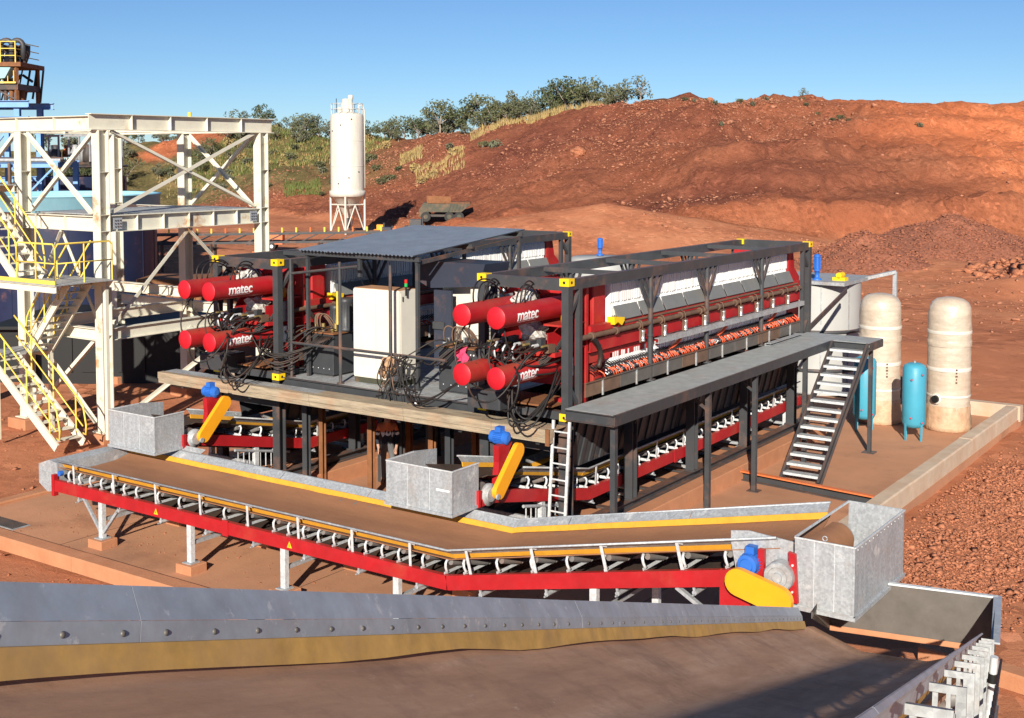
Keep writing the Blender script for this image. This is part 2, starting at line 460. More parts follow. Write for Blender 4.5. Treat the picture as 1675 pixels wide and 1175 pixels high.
# keep the dirt below the concrete slab and the plinths
inside = (XX > -11.9) & (XX < 4.1) & (YY > -5.4) & (YY < 17.8)
ZZ[inside] = GROUND - .12
verts = np.stack([XX.ravel(), YY.ravel(), ZZ.ravel()], 1)
idx = np.arange(nv * nu).reshape(nv, nu)
quads = np.stack([idx[:-1, :-1].ravel(), idx[:-1, 1:].ravel(), idx[1:, 1:].ravel(), idx[1:, :-1].ravel()], 1)
me = bpy.data.meshes.new('terrain')
me.vertices.add(len(verts)); me.vertices.foreach_set('co', verts.astype(np.float32).ravel())
me.loops.add(quads.size); me.loops.foreach_set('vertex_index', quads.astype(np.int32).ravel())
me.polygons.add(len(quads)); me.polygons.foreach_set('loop_start', np.arange(0, quads.size, 4, dtype=np.int32)); me.polygons.foreach_set('loop_total', np.full(len(quads), 4, np.int32))
me.polygons.foreach_set('use_smooth', np.ones(len(quads), bool))
me.update(); me.validate()
# soil zones: fresh orange cut, purple-brown scree, plant cover (what the ground is made of there)
def sstep(a, b, x): t = np.clip((x - a) / (b - a), 0, 1); return t * t * (3 - 2 * t)
vt_ = np.interp(UU, *_toe); vc_ = np.interp(UU, *_crv); S_ = (VV - vt_) / (vc_ - vt_)
nz = NZ.fbm(UU * .06 + 5, VV * .06, 4)
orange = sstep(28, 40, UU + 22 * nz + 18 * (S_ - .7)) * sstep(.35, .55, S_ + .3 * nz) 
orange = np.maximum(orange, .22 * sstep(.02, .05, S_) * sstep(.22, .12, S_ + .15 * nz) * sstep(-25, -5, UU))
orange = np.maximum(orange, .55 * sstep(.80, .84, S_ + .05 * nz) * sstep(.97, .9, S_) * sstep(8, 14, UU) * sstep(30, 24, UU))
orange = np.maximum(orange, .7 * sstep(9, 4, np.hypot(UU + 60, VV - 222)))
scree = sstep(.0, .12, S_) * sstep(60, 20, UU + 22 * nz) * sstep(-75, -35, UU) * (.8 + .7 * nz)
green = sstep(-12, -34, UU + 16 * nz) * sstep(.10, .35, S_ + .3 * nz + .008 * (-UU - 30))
green = np.maximum(green, sstep(.98, 1.05, S_ + .1 * nz) * sstep(24, 10, UU))
bank = sstep(10, 6, np.hypot((UU + 57) / 1.1, VV - 218))
green = green * (1 - bank); orange = np.maximum(orange, .8 * bank)
yard = sstep(.04, -.03, S_ + .12 * nz)
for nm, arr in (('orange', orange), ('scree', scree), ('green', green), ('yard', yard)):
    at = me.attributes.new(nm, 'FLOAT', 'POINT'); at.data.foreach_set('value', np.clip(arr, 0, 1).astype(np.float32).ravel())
gm = bpy.data.materials.new('red_earth'); gm.use_nodes = True
nt = gm.node_tree; N = nt.nodes; L = nt.links; bs = N['Principled BSDF']; bs.inputs['Roughness'].default_value = .95; bs.inputs['Specular IOR Level'].default_value = .1
geo = N.new('ShaderNodeNewGeometry')
def tnoise(sc, det=6, ro=.65, vec=None):
    n = N.new('ShaderNodeTexNoise'); n.inputs['Scale'].default_value = sc; n.inputs['Detail'].default_value = det; n.inputs['Roughness'].default_value = ro
    L.new(vec or geo.outputs['Position'], n.inputs['Vector']); return n.outputs[0]
def tramp(src, stops):
    r = N.new('ShaderNodeValToRGB'); e = r.color_ramp.elements
    while len(e) < len(stops): e.new(.5)
    for i, (p, c) in enumerate(stops): e[i].position = p; e[i].color = c + (1,)
    L.new(src, r.inputs[0]); return r.outputs[0]
def tmix(f, a, b, mode='MIX'):
    x = N.new('ShaderNodeMix'); x.data_type = 'RGBA'; x.blend_type = mode
    if isinstance(f, float): x.inputs[0].default_value = f
    else: L.new(f, x.inputs[0])
    for s, val in ((6, a), (7, b)):
        if isinstance(val, tuple): x.inputs[s].default_value = val + (1,)
        else: L.new(val, x.inputs[s])
    return x.outputs[2]
def attr(nm):
    a = N.new('ShaderNodeAttribute'); a.attribute_name = nm; return a.outputs['Fac']
base = tramp(tnoise(.12, 8), [(.3, (.36, .118, .056)), (.5, (.44, .155, .076)), (.7, (.51, .20, .10))])
base = tmix(tramp(tnoise(1.9, 6), [(.45, (0, 0, 0)), (.7, (.6, .6, .6))]), base, (.29, .098, .048))
base = tmix(attr('yard'), base, tramp(tnoise(.16, 8), [(.3, (.37, .132, .066)), (.5, (.47, .178, .088)), (.72, (.55, .235, .12))]))
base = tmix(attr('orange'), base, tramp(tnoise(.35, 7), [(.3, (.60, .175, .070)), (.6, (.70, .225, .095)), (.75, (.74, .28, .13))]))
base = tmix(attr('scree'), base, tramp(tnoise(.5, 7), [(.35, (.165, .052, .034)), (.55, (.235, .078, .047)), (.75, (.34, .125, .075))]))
grn = tramp(tnoise(.28, 8, .7), [(.34, (.11, .095, .038)), (.5, (.17, .135, .055)), (.62, (.27, .19, .085)), (.74, (.27, .115, .055))])
base = tmix(attr('green'), base, grn)
vo = N.new('ShaderNodeTexVoronoi'); vo.inputs['Scale'].default_value = 2.8; vo.inputs['Randomness'].default_value = 1; L.new(geo.outputs['Position'], vo.inputs['Vector'])
sp = N.new('ShaderNodeSeparateColor'); L.new(vo.outputs['Color'], sp.inputs[0])
peb = tramp(sp.outputs[0], [(.0, (.55, .52, .52)), (.5, (1, 1, 1)), (.85, (1.1, 1.1, 1.1)), (.97, (1.6, 1.65, 1.75))])
base = tmix(tramp(tnoise(.2, 4), [(.35, (.05, .05, .05)), (.65, (.75, .75, .75))]), base, tmix(1.0, base, peb, 'MULTIPLY'))
L.new(base, bs.inputs['Base Color'])
bm1 = N.new('ShaderNodeBump'); bm1.inputs['Strength'].default_value = 1.0; bm1.inputs['Distance'].default_value = .5; L.new(tnoise(1.1, 12, .75), bm1.inputs['Height'])
bm2 = N.new('ShaderNodeBump'); bm2.inputs['Strength'].default_value = .85; bm2.inputs['Distance'].default_value = .16; L.new(tnoise(4, 8, .75), bm2.inputs['Height']); L.new(bm1.outputs[0], bm2.inputs['Normal'])
for node_, k_ in ((bm1, .8), (bm2, .55)):
    mm_ = N.new('ShaderNodeMath'); mm_.operation = 'MULTIPLY_ADD'; L.new(attr('yard'), mm_.inputs[0]); mm_.inputs[1].default_value = -k_; mm_.inputs[2].default_value = node_.inputs['Strength'].default_value; L.new(mm_.outputs[0], node_.inputs['Strength'])
L.new(bm2.outputs[0], bs.inputs['Normal'])
M['red_earth'] = gm
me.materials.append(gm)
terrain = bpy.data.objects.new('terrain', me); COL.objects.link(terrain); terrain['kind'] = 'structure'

# ---- concrete slab, plinths, kerbs
rnd = random.Random(3)
mb = MB(); mb.box(-11.7, 4.05, -5.05, 17.6, G - .3, G); slab = mb.build('slab', 'slab'); slab['kind'] = 'structure'
# saw-cut joints are real grooves' dark filler strips, proud 2 mm
for x in (-8.4, -3.0, 2.2):
    MB().box(x - .008, x + .008, -4.95, 0, G, G + .003).build('joint', 'stain', slab)
for px in (-1.02, -8.385):
    t = thing('concrete_plinth', 'low dusty concrete plinth under the %s filter press frame' % ('right-hand' if px > -3 else 'left-hand'), 'plinth', (px, 6, G), 'press plinths')
    MB().cbox(px - 1.3, px + 1.35, -.25, 12.3, G, G + .34, .015).build('footing', 'concrete_red', t)

def wall_run(name, label, cat, p, q, w, h, matn, z0=G - .05, seg=2.4, group=None):
    t = thing(name, label, cat, (p[0], p[1], z0), group)
    p, q = Vector((p[0], p[1], 0)), Vector((q[0], q[1], 0)); n = max(1, round((q - p).length / seg))
    for i in range(n):
        a, b = p.lerp(q, i / n), p.lerp(q, (i + 1) / n); d = (b - a).normalized()
        a2, b2 = a + d * .004, b - d * .004
        m = MB(); hh = h + rnd.uniform(-.006, .006); k = w / 2
        m.prof((a2.x, a2.y, z0), (b2.x, b2.y, z0), [(-k, 0), (k, 0), (k, hh - .03), (k - .03, hh), (-k + .03, hh), (-k, hh - .03)])
        m.build('wall_panel', matn, t)
    return t
wall_run('bund_wall', 'pale concrete bund wall running along the right edge of the slab', 'bund wall', (3.86, -4.6), (3.86, 17.25), .34, .44, 'concrete_new')
wall_run('bund_wall', 'short pale concrete bund wall closing the slab behind the wrapped tanks', 'bund wall', (4.09, 17.45), (1.2, 17.45), .34, .44, 'concrete_new')
wall_run('kerb', 'long dusty orange concrete kerb along the front edge of the slab', 'kerb', (-14.5, -5.2), (3.7, -5.2), .36, .26, 'concrete_red', z0=G - .12, seg=4)
wall_run('kerb', 'dusty concrete kerb running back along the left edge of the slab', 'kerb', (-11.85, -5.0), (-11.85, 1.2), .3, .20, 'concrete_red', z0=G - .12, seg=3)
wall_run('kerb', 'dusty concrete kerb on the ground right of the near hopper', 'kerb', (6.6, -.52), (19.5, -3.2), .34, .24, 'concrete_red', z0=G - .12, seg=4)
m = MB(); m.prof((-14.5, -4.985, G + .002), (3.6, -4.985, G + .002), [(-.02, 0), (.02, 0), (.02, .012), (-.02, .012)]); m.build('joint', 'black', slab)

t = thing('drain_grate', 'dark steel drain grate let into the slab beside the front kerb', 'drain grate', (-10.6, -4.55, G))
m = MB(); m.box(-11.6, -9.95, -4.75, -4.35, G + .002, G + .01); m.build('frame', 'galv_old', t)
for i in range(26):
    MB().box(-11.55 + i * .06, -11.52 + i * .06, -4.72, -4.38, G + .01, G + .03).build('bar', 'charcoal', t)

t = thing('steel_channel_edge', 'rust red steel channel lying across the slab at the foot of the stairs', 'steel channel', (1.5, 6.6, G))
MB().chan((.15, 7.0, G + .1), (3.72, 6.55, G + .1), .12, .2, .02).build('channel', 'charcoal', t)
MB().bar((.15, 6.97, G + .215), (3.72, 6.52, G + .215), .14, .03).build('lip', 'orange_machine', t)

# ---- scattered stone: one mesh of many small faceted rocks
def rocks_mesh(items, name, matn, parent=None, seed=1, kind='stuff'):
    rs = np.random.RandomState(seed)
    base = np.array([(0, 0, 1), (1, 0, .15), (.3, .95, -.1), (-.8, .6, .1), (-.8, -.6, -.1), (.3, -.95, .15), (0, 0, -1)], float)
    tri = [(0, 1, 2), (0, 2, 3), (0, 3, 4), (0, 4, 5), (0, 5, 1), (6, 2, 1), (6, 3, 2), (6, 4, 3), (6, 5, 4), (6, 1, 5)]
    n = len(items); it = np.array(items)
    vs = np.repeat(base[None], n, 0) * (1 + .55 * (rs.rand(n, 7, 1) - .5)) + .62 * (rs.rand(n, 7, 3) - .5)
    vs = vs * np.stack([1.1 + .9 * (rs.rand(n) - .5), .85 + .6 * (rs.rand(n) - .5), .28 + .45 * rs.rand(n)], 1)[:, None, :]
    a = rs.rand(n) * 6.28; c, s = np.cos(a), np.sin(a)
    x = vs[:, :, 0] * c[:, None] - vs[:, :, 1] * s[:, None]; y = vs[:, :, 0] * s[:, None] + vs[:, :, 1] * c[:, None]
    tl = (rs.rand(n) - .5) * 1.2; cz, sz = np.cos(tl), np.sin(tl); z = vs[:, :, 2]
    y, z = y * cz[:, None] - z * sz[:, None], y * sz[:, None] + z * cz[:, None]
    vs = np.stack([x, y, z], 2) * it[:, 3][:, None, None] + it[:, None, :3]
    me = bpy.data.meshes.new(name); F = (np.array(tri)[None] + 7 * np.arange(n)[:, None, None]).reshape(-1, 3)
    me.vertices.add(n * 7); me.vertices.foreach_set('co', vs.astype(np.float32).ravel())
    me.loops.add(F.size); me.loops.foreach_set('vertex_index', F.astype(np.int32).ravel())
    me.polygons.add(len(F)); me.polygons.foreach_set('loop_start', np.arange(0, F.size, 3, dtype=np.int32)); me.polygons.foreach_set('loop_total', np.full(len(F), 3, np.int32))
    me.update(); me.materials.append(M[matn])
    o = bpy.data.objects.new(name, me); COL.objects.link(o)
    if parent is not None:
        o.parent = parent; o.location = -ORG[parent]
    if kind: o['kind'] = kind
    return o

rs = np.random.RandomState(11)
# broken rock on the hill face
U = rs.uniform(-45, 75, 110000); V = rs.uniform(106, 185, 110000)
vt1 = np.interp(U, *_toe); vc1 = np.interp(U, *_crv); s1 = (V - vt1) / (vc1 - vt1)
den = np.clip(.25 + 1.6 * NZ.fbm(U * .07 + 40, V * .07, 3), .02, 1) * (s1 > .02) * (s1 < 1.02)
den *= np.where((U > 40) & (s1 > .5), .25, 1) * np.where((U < -20) & (s1 > .3), .3, 1)
keep = rs.rand(len(U)) < den; U, V = U[keep], V[keep]
sz = .055 + .14 * rs.rand(len(U)) ** 3 + .35 * (rs.rand(len(U)) ** 90)
Z = height(U, V); X, Y = uv2xy(U, V)
tag(rocks_mesh(np.stack([X, Y, Z + sz * .15, sz], 1), 'hill_rubble', 'rock_hill', seed=2), 'loose broken red rock strewn over the cut hillside', 'rubble')
# rubble field right of the bund wall
x = rs.uniform(4.2, 16, 150000); y = rs.uniform(.4, 17, 150000)
U, V = xy2uv(x, y)
k = (U > 3.2) & (U < 24) & (V > 12) & (V < 40) & ((x - 4.15) > .1) & (y < 24)
edge = np.clip((x - 4.2) / 1.0, 0, 1) * np.clip((y - 1.1 + .21 * (x - 8)) / .9, 0, 1) * np.clip(1.25 - (y - 9) / 8, .12, 1)
k &= rs.rand(len(x)) < edge * np.clip(.75 + 1.9 * NZ.fbm(x * .45, y * .45, 3), .06, 1)
x, y, U, V = x[k], y[k], U[k], V[k]
sz = .014 + .032 * rs.rand(len(x)) ** 2.2 + .07 * rs.rand(len(x)) ** 60
tag(rocks_mesh(np.stack([x, y, height(U, V) + sz * .3, sz], 1), 'red_rubble', 'rock', seed=5), 'field of broken red rubble right of the bund wall', 'rubble')
# stones on the dirt left of the slab
x = rs.uniform(-30, -3, 6000); y = rs.uniform(-13, 3, 6000); k = ((x < -12.1) | (y < -5.45)) & (rs.rand(6000) < .6); x, y = x[k], y[k]; U, V = xy2uv(x, y)
sz = .012 + .03 * rs.rand(len(x)) ** 2 + .06 * rs.rand(len(x)) ** 14
tag(rocks_mesh(np.stack([x, y, height(U, V) + sz * .25, sz], 1), 'loose_stones', 'rock', seed=6), 'small loose stones on the red dirt left of the slab', 'stones')
# rubble on the yard between the slab and the hill
U = rs.uniform(10, 60, 14000); V = rs.uniform(38, 106, 14000); k = (rs.rand(14000) < np.clip(.02 + 1.5 * NZ.fbm(U * .12 + 80, V * .12, 3), 0.02, 1)); U, V = U[k], V[k]
x, y = uv2xy(U, V); sz = .04 + .10 * rs.rand(len(U)) ** 2.5 + .2 * rs.rand(len(U)) ** 30
tag(rocks_mesh(np.stack([x, y, height(U, V) + sz * .25, sz], 1), 'yard_rubble', 'rock_hill', seed=8), 'broken red rock lying over the yard below the cut hill', 'rubble')

# crumbs of spilled dirt on the slab below the conveyors
x = np.concatenate([rs.uniform(-11, 6, 1500), rs.uniform(-10, 3.5, 700)]); y = np.concatenate([-3.4 + rs.normal(0, .75, 1500), rs.uniform(-4.8, 12, 700)])
k = (x < 3.6) & (y > -4.95); x, y = x[k], y[k]; sz = .006 + .018 * rs.rand(len(x)) ** 4
tag(rocks_mesh(np.stack([x, y, np.full(len(x), G) + sz * .2, sz], 1), 'spilled_crumbs', 'rock', seed=9), 'crumbs of spilled red dirt on the slab under the conveyors', 'crumbs')
# ---- gravel heaps
def heap(U0, V0, rad, h, n, label, seed, smin=.05, smax=.18, matn='rock_dark', sq=1.0):
    x0, y0 = uv2xy(U0, V0)
    t = thing('gravel_heap', label, 'gravel heap', (x0, y0, GROUND), 'heaps of dark crushed rock on the yard')
    rows = []; rng = np.linspace(0, 1.06, 26)
    def hz(r, a): return GROUND + h * (1 - r) * (1 + .25 * float(NZ.fbm(3 * math.cos(a) * r + U0, 3 * math.sin(a) * r + V0, 3))) + .25 * float(NZ.fbm(12 * r * math.cos(a), 12 * r * math.sin(a), 3)) * (1 - r) - .04
    m = MB()
    for r in rng:
        row = []
        for k in range(49):
            a = 2 * math.pi * k / 48; rr = r * rad * (1 + .14 * math.sin(2 * a + U0) + .07 * math.sin(5 * a))
            u, v = rr * math.cos(a) * sq, rr * math.sin(a); xx, yy = uv2xy(U0 + u, V0 + v); row.append((xx, yy, hz(r, a)))
        rows.append(row)
    m.sheet(rows).build('mound', matn, t)
    q = np.random.RandomState(seed); items = []
    for i in range(n):
        r = q.rand() ** .6; a = q.rand() * 6.283; rr = r * rad * (1 + .14 * math.sin(2 * a + U0) + .07 * math.sin(5 * a))
        xx, yy = uv2xy(U0 + rr * math.cos(a) * sq, V0 + rr * math.sin(a)); s_ = smin + (smax - smin) * q.rand() ** 3
        items.append((xx, yy, hz(r, a) + s_ * .2, s_))
    rocks_mesh(items, 'crushed_rock', matn, t, seed)
    return t
heap(32.5, 92, 8.0, 3.3, 4200, 'tall cone of dark crushed rock below the orange cut at far right', 21)
heap(23.5, 82, 5.0, 2.4, 2600, 'lower dark crushed rock heap between the press frame and the tall cone', 22, sq=1.2)
heap(37, 76, 8.0, 2.0, 1700, 'low sprawling heap of coarse rock right of the steel tank', 23, .1, .5, 'rock', 1.4)
for i, (u, v, s_, lb) in enumerate(((33.5, 74, .95, 'big dark boulder lying on the yard below the tall rock cone'), (31, 72.5, .75, 'brown boulder beside the big dark boulder on the yard'), (36.5, 73, .8, 'boulder at the right edge of the coarse rock heap'), (25, 158, .5, 'pale boulder perched on the hill crest'), (7.5, 141, .8, 'pale round boulder half way up the red hillside'))):
    x0, y0 = uv2xy(u, v)
    z0 = float(height(u, v)) + s_ * .35
    bm = bmesh.new(); bmesh.ops.create_icosphere(bm, subdivisions=3, radius=s_)
    for vv in bm.verts:
        d = vv.co.normalized(); k = 1 + .5 * float(NZ.fbm(d.x * 2 + i * 7, d.y * 2 + d.z * 3, 4)); vv.co = Vector((d.x * k * 1.25, d.y * k, d.z * k * .75)) * s_
    me = bpy.data.meshes.new('boulder'); bm.to_mesh(me); bm.free(); me.materials.append(M['rock_dark' if i < 2 else 'rock'])
    o = bpy.data.objects.new('boulder', me); o.location = (x0, y0, z0); COL.objects.link(o); tag(o, lb, 'boulder')

# ================================================================== FILTER PRESSES
W, LEN, H, SEP = 2.035, 11.97, 2.6, -7.365

def text_verts(s, size, off=.012):
    cu = bpy.data.curves.new('lettering', 'FONT'); cu.body = s; cu.size = size; cu.offset = off; cu.fill_mode = 'FRONT'; cu.space_character = .92
    o = bpy.data.objects.new('lettering', cu); COL.objects.link(o)
    dg = bpy.context.evaluated_depsgraph_get(); dg.update()
    me = o.evaluated_get(dg).to_mesh()
    bm = bmesh.new(); bm.from_mesh(me)
    bmesh.ops.triangulate(bm, faces=bm.faces)
    bmesh.ops.subdivide_edges(bm, edges=[e for e in bm.edges if e.calc_length() > .05], cuts=2)
    bm.verts.index_update()
    vs = [v.co.copy() for v in bm.verts]; fs = [tuple(v.index for v in f.verts) for f in bm.faces]
    bm.free(); o.evaluated_get(dg).to_mesh_clear(); bpy.data.objects.remove(o); bpy.data.curves.remove(cu)
    return vs, fs

# ---- steel container frame
fr = thing('container_frame', 'dark grey open steel container frame round the right-hand filter press', 'steel frame', (-W / 2, LEN / 2, 0), 'open container frames holding the filter presses')
for x in (-.08, -W + .08):
    for y in (.08, LEN - .08):
        MB().box(x - .075, x + .075, y - .075, y + .075, .1, H - .1).build('corner_post', 'charcoal', fr)
for x in (-.08, -W + .08):
    MB().bar((x, .16, H - .105), (x, LEN - .16, H - .105), .13, .20).build('top_rail', 'charcoal', fr)
    MB().chan((x, .16, .09), (x, LEN - .16, .09), .13, .17, .02, side=1 if x < -.5 else -1).build('bottom_rail', 'charcoal', fr)
for y in (.08, LEN - .08):
    MB().bar((-W + .16, y, H - .11), (-.16, y, H - .11), .13, .21).build('end_header', 'charcoal', fr)
    MB().bar((-W + .16, y, .085), (-.16, y, .085), .13, .15).build('end_sill', 'charcoal', fr)
for y in (2.1, 4.6, 7.2, 9.7):
    MB().bar((-W + .15, y, H - .06), (-.15, y, H - .06), .09, .09).build('roof_bar', 'charcoal', fr)
for y in (1.2, 2.4, 3.6, 4.8, 6.0, 7.2, 8.4, 9.6, 10.8):
    MB().ibeam((-W + .15, y, .07), (-.15, y, .07), .1, .13, .015).build('floor_beam', 'shade_steel', fr)
for x in (-.06, -W + .06):
    MB().box(x - .05, x + .05, .40, .5, .18, H - .2).build('side_post', 'charcoal', fr)
    MB().box(x - .05, x + .05, LEN - .55, LEN - .45, .18, H - .2).build('side_post', 'charcoal', fr)
    for y in (3.23, 5.85, 8.85):
        po = MB().tube((x, y, .27), (x, y, 2.42), .055, 10).build('prop_post', 'charcoal', fr)
        m = MB(); m.tube((x, y, .27), (x, y, .30), .12, 8); m.tube((x, y, 1.18), (x, y, 1.22), .075, 10); m.build('flange', 'charcoal', po)
        for s in (-1, 1):
            m = MB(); m.bar((x, y, 1.72), (x, y + s * .46, 2.40), .05, .05, (1, 0, 0)); m.build('knee_brace', 'charcoal', po)
            m = MB(); m.bar((x - .02, y, 2.0), (x - .02, y + s * .24, 2.40), .035, .035, (1, 0, 0)); m.build('knee_brace', 'charcoal', po)
    for y, s in ((.16, 1), (LEN - .16, -1)):
        m = MB(); m.bar((x, y, H - .62), (x, y + s * .36, H - .19), .07, .07, (1, 0, 0)); m.build('corner_gusset', 'charcoal', fr)
        m = MB(); m.bar((x, y, .55), (x, y + s * .3, .18), .07, .07, (1, 0, 0)); m.build('corner_gusset', 'charcoal', fr)
for x, sx in ((-.09, 1), (-W + .09, -1)):
    for y, sy in ((.09, -1), (LEN - .09, 1)):
        for z in (.06, H - .06):
            c = MB().box(x - .1, x + .1, y - .1, y + .1, z - .07, z + .07).build('corner_casting', 'cast_yellow', fr, label='yellow corner casting')
            m = MB(); m.lathe([(.001, 0), (.028, 0), (.028, .004), (.001, .004)], 10, (x, y + sy * .1, z), (0, sy, 0)); m.lathe([(.001, 0), (.028, 0), (.028, .004), (.001, .004)], 10, (x + sx * .1, y, z), (sx, 0, 0)); m.build('casting_hole', 'black', c)

# ---- the press itself
pr = thing('filter_press', 'red plate filter press with white plates inside the right-hand frame', 'filter press', (-W / 2, LEN / 2, .15), 'plate filter presses')
LOGO_V, LOGO_F = text_verts('matec', .30, .005)
lw = max(v.x for v in LOGO_V)
CYL = ((-.65, 2.0), (-1.40, 2.0), (-.65, .93), (-1.40, .93))
for x, z in CYL:
    dusty = z < 1.5
    c = MB().tube((x, -1.36, z), (x, .92, z), .2, 28, cap=False).build('hydraulic_cylinder', 'red_dusty' if dusty else 'red_paint', pr)
    m = MB(); m.lathe([(.001, 0), (.188, 0), (.2, -.012)], 28, (x, -1.368, z), (0, -1, 0)); m.build('end_cap', 'red_face', c)
    if x > -1:
        m = MB(); vs = []
        for v in LOGO_V:
            a = R(4) + (v.y - .10) / .2
            vs.append((x + math.cos(a) * .2025, -.98 + v.x, z + math.sin(a) * .2025))
        m.add(vs, LOGO_F); m.build('lettering', 'mark_white', c)
        m = MB()
        a0 = R(4) - .135 / .2
        for i in range(14):
            y0 = -.98 + .05 + i * (lw - .1) / 14
            m.add([(x + math.cos(a0 + k) * .2025, y, z + math.sin(a0 + k) * .2025) for k, y in ((0, y0), (0, y0 + .028), (.05, y0 + .028), (.05, y0))], [(0, 1, 2, 3)])
        m.build('small_print', 'mark_white', c)
    MB().lathe([(.2, 0), (.245, 0), (.245, .06), (.2, .06)], 24, (x, .84, z), (0, 1, 0)).build('flange', 'red_paint', c)
# thrust plate, gussets, head block
MB().box(-1.86, -.18, .92, 1.0, .45, 2.36).build('thrust_plate', 'red_dusty', pr)
for x in (-.35, -1.02, -1.7):
    m = MB(); m.poly([(x, .35, 2.2), (x, .92, 2.2), (x, .92, 2.42), (x, .8, 2.42)], (.03, 0, 0)); m.build('gusset', 'red_paint', pr)
    m = MB(); m.poly([(x, .3, 1.4), (x, .92, 1.15), (x, .92, 1.75), (x, .55, 1.75)], (.03, 0, 0)); m.build('gusset', 'red_paint', pr)
MB().box(-.62, -.2, .12, .92, 1.70, 1.735).build('shelf_plate', 'red_dusty', pr)
MB().box(-.62, -.2, .12, .92, 1.24, 1.28).build('shelf_plate', 'red_dusty', pr)
MB().box(-.6, -.57, .2, .9, 1.28, 1.55).build('web_plate', 'red_paint', pr)
MB().box(-.36, -.12, .5, .62, .95, 1.82).build('mounting_plate', 'red_paint', pr)
MB().cbox(-1.74, -.28, 1.34, 1.80, .35, 2.42, .02).build('head_block', 'red_dusty', pr)
MB().box(-.34, -.18, .8, 1.0, .18, .55).build('foot', 'red_paint', pr)
MB().box(-.5, -.12, .3, .42, .22, .34).build('foot', 'red_paint', pr)
# white plates (each its own part, shared mesh)
def plate_bm():
    m = MB(); x0, x1, t_ = -1.78, -.25, .056
    prof = [(x0, .55), (x0, 2.05), (x0 + .25, 2.14), (x1 - .5, 2.32), (x1 - .05, 2.37), (x1, 2.33), (x1, 1.98), (x1 - .022, 1.955), (x1 - .022, 1.90), (x1 + .03, 1.88), (x1 + .03, 1.72), (x1 - .05, 1.62), (x1 - .05, 1.05), (x1, .98), (x1, .62), (x1 - .06, .55)]
    m.poly([(x, 1.95, z) for x, z in prof], (0, t_, 0)); return m
rp = random.Random(5)
p0 = plate_bm().build('filter_plate', 'plate_white', pr)
outward(p0.data)
NPL = 104; PIT = (10.92 - 1.95) / NPL
for i in range(1, NPL):
    o = p0.copy(); COL.objects.link(o); o.location = Vector((rp.uniform(-.008, .008), i * PIT, rp.uniform(-.006, .006)))
# closing end
m = MB(); m.poly([(-.26, 11.0, 2.40), (-.26, 11.32, 2.40), (-.26, 11.42, 1.95), (-.26, 11.75, 1.7), (-.26, 11.75, .35), (-.26, 11.0, .35)], (-1.5, 0, 0)); m.build('tail_block', 'red_paint', pr)
m = MB(); m.poly([(-.24, 10.97, 2.42), (-.24, 11.12, 2.42), (-.24, 11.12, 1.5), (-.24, 10.97, 1.6)], (-.05, 0, 0)); m.build('gusset', 'red_dusty', pr)
# drip panels
for i in range(9):
    y0 = 1.98 + i * 1.0; y1 = y0 + .93
    m = MB(); m.poly([(-.215, y0, 1.90), (-.215, y1, 1.90), (-.085, y1, 1.635), (-.085, y0, 1.635)], (.012, 0, .009)); m.build('drip_panel', 'panel_grey', pr)
# side beams and manifold
MB().bar((-.19, 1.0, 1.56), (-.19, 11.6, 1.56), .14, .12).build('side_beam', 'red_dusty', pr)
MB().chan((-.2, 1.0, 1.24), (-.2, 11.6, 1.24), .12, .24, .02, side=-1).build('side_beam', 'red_paint', pr)
MB().bar((-.30, 1.0, .98), (-.30, 4.0, .98), .1, .18).build('side_beam', 'red_dusty', pr)
pp = MB().tube((-.07, .5, 1.455), (-.07, 11.35, 1.455), .05, 10).build('manifold_pipe', 'rust_pipe', pr)
for i in range(12):
    MB().tube((-.07, .9 + i * .92, 1.455), (-.07, .97 + i * .92, 1.455), .075, 10).build('pipe_flange', 'rust_pipe', pp)
MB().tube((-.13, 2.0, 1.56), (-.13, 11.3, 1.56), .03, 8).build('supply_pipe', 'rust_pipe', pr)
for i in range(9):
    y = 2.80 + i * .945
    vv = MB().lathe([(.001, 0), (.05, 0), (.05, .03), (.043, .035), (.043, .19), (.05, .195), (.05, .225), (.001, .225)], 12, (.0, y, 1.13)).build('drain_valve', 'stainless', pr)
    m = MB(); m.path([(0, y, 1.35), (0, y, 1.47), (-.03, y, 1.53), (-.1, y, 1.55)], .012, 6); m.build('valve_stem', 'rust_pipe', vv)
    m = MB(); m.box(-.02, .02, y - .1, y - .07, 1.12, 1.37); m.box(-.03, .03, y - .1, y + .06, 1.36, 1.38); m.build('valve_bracket', 'rust_pipe', vv)
MB().chan((.0, 3.4, 1.06), (.0, 11.35, 1.06), .10, .11, .012, side=-1).build('valve_tray', 'galv_old', pr)
# corrugated suction hose
m = MB(); pts = bez((-.07, .9, 1.45), (.0, 1.1, 1.3), (-.05, 1.35, 1.1), (-.08, 1.2, .82), 18); m.path(pts, .05, 8, rs=[.055 if i % 2 else .043 for i in range(19)]); m.build('ribbed_hose', 'hose', pr)
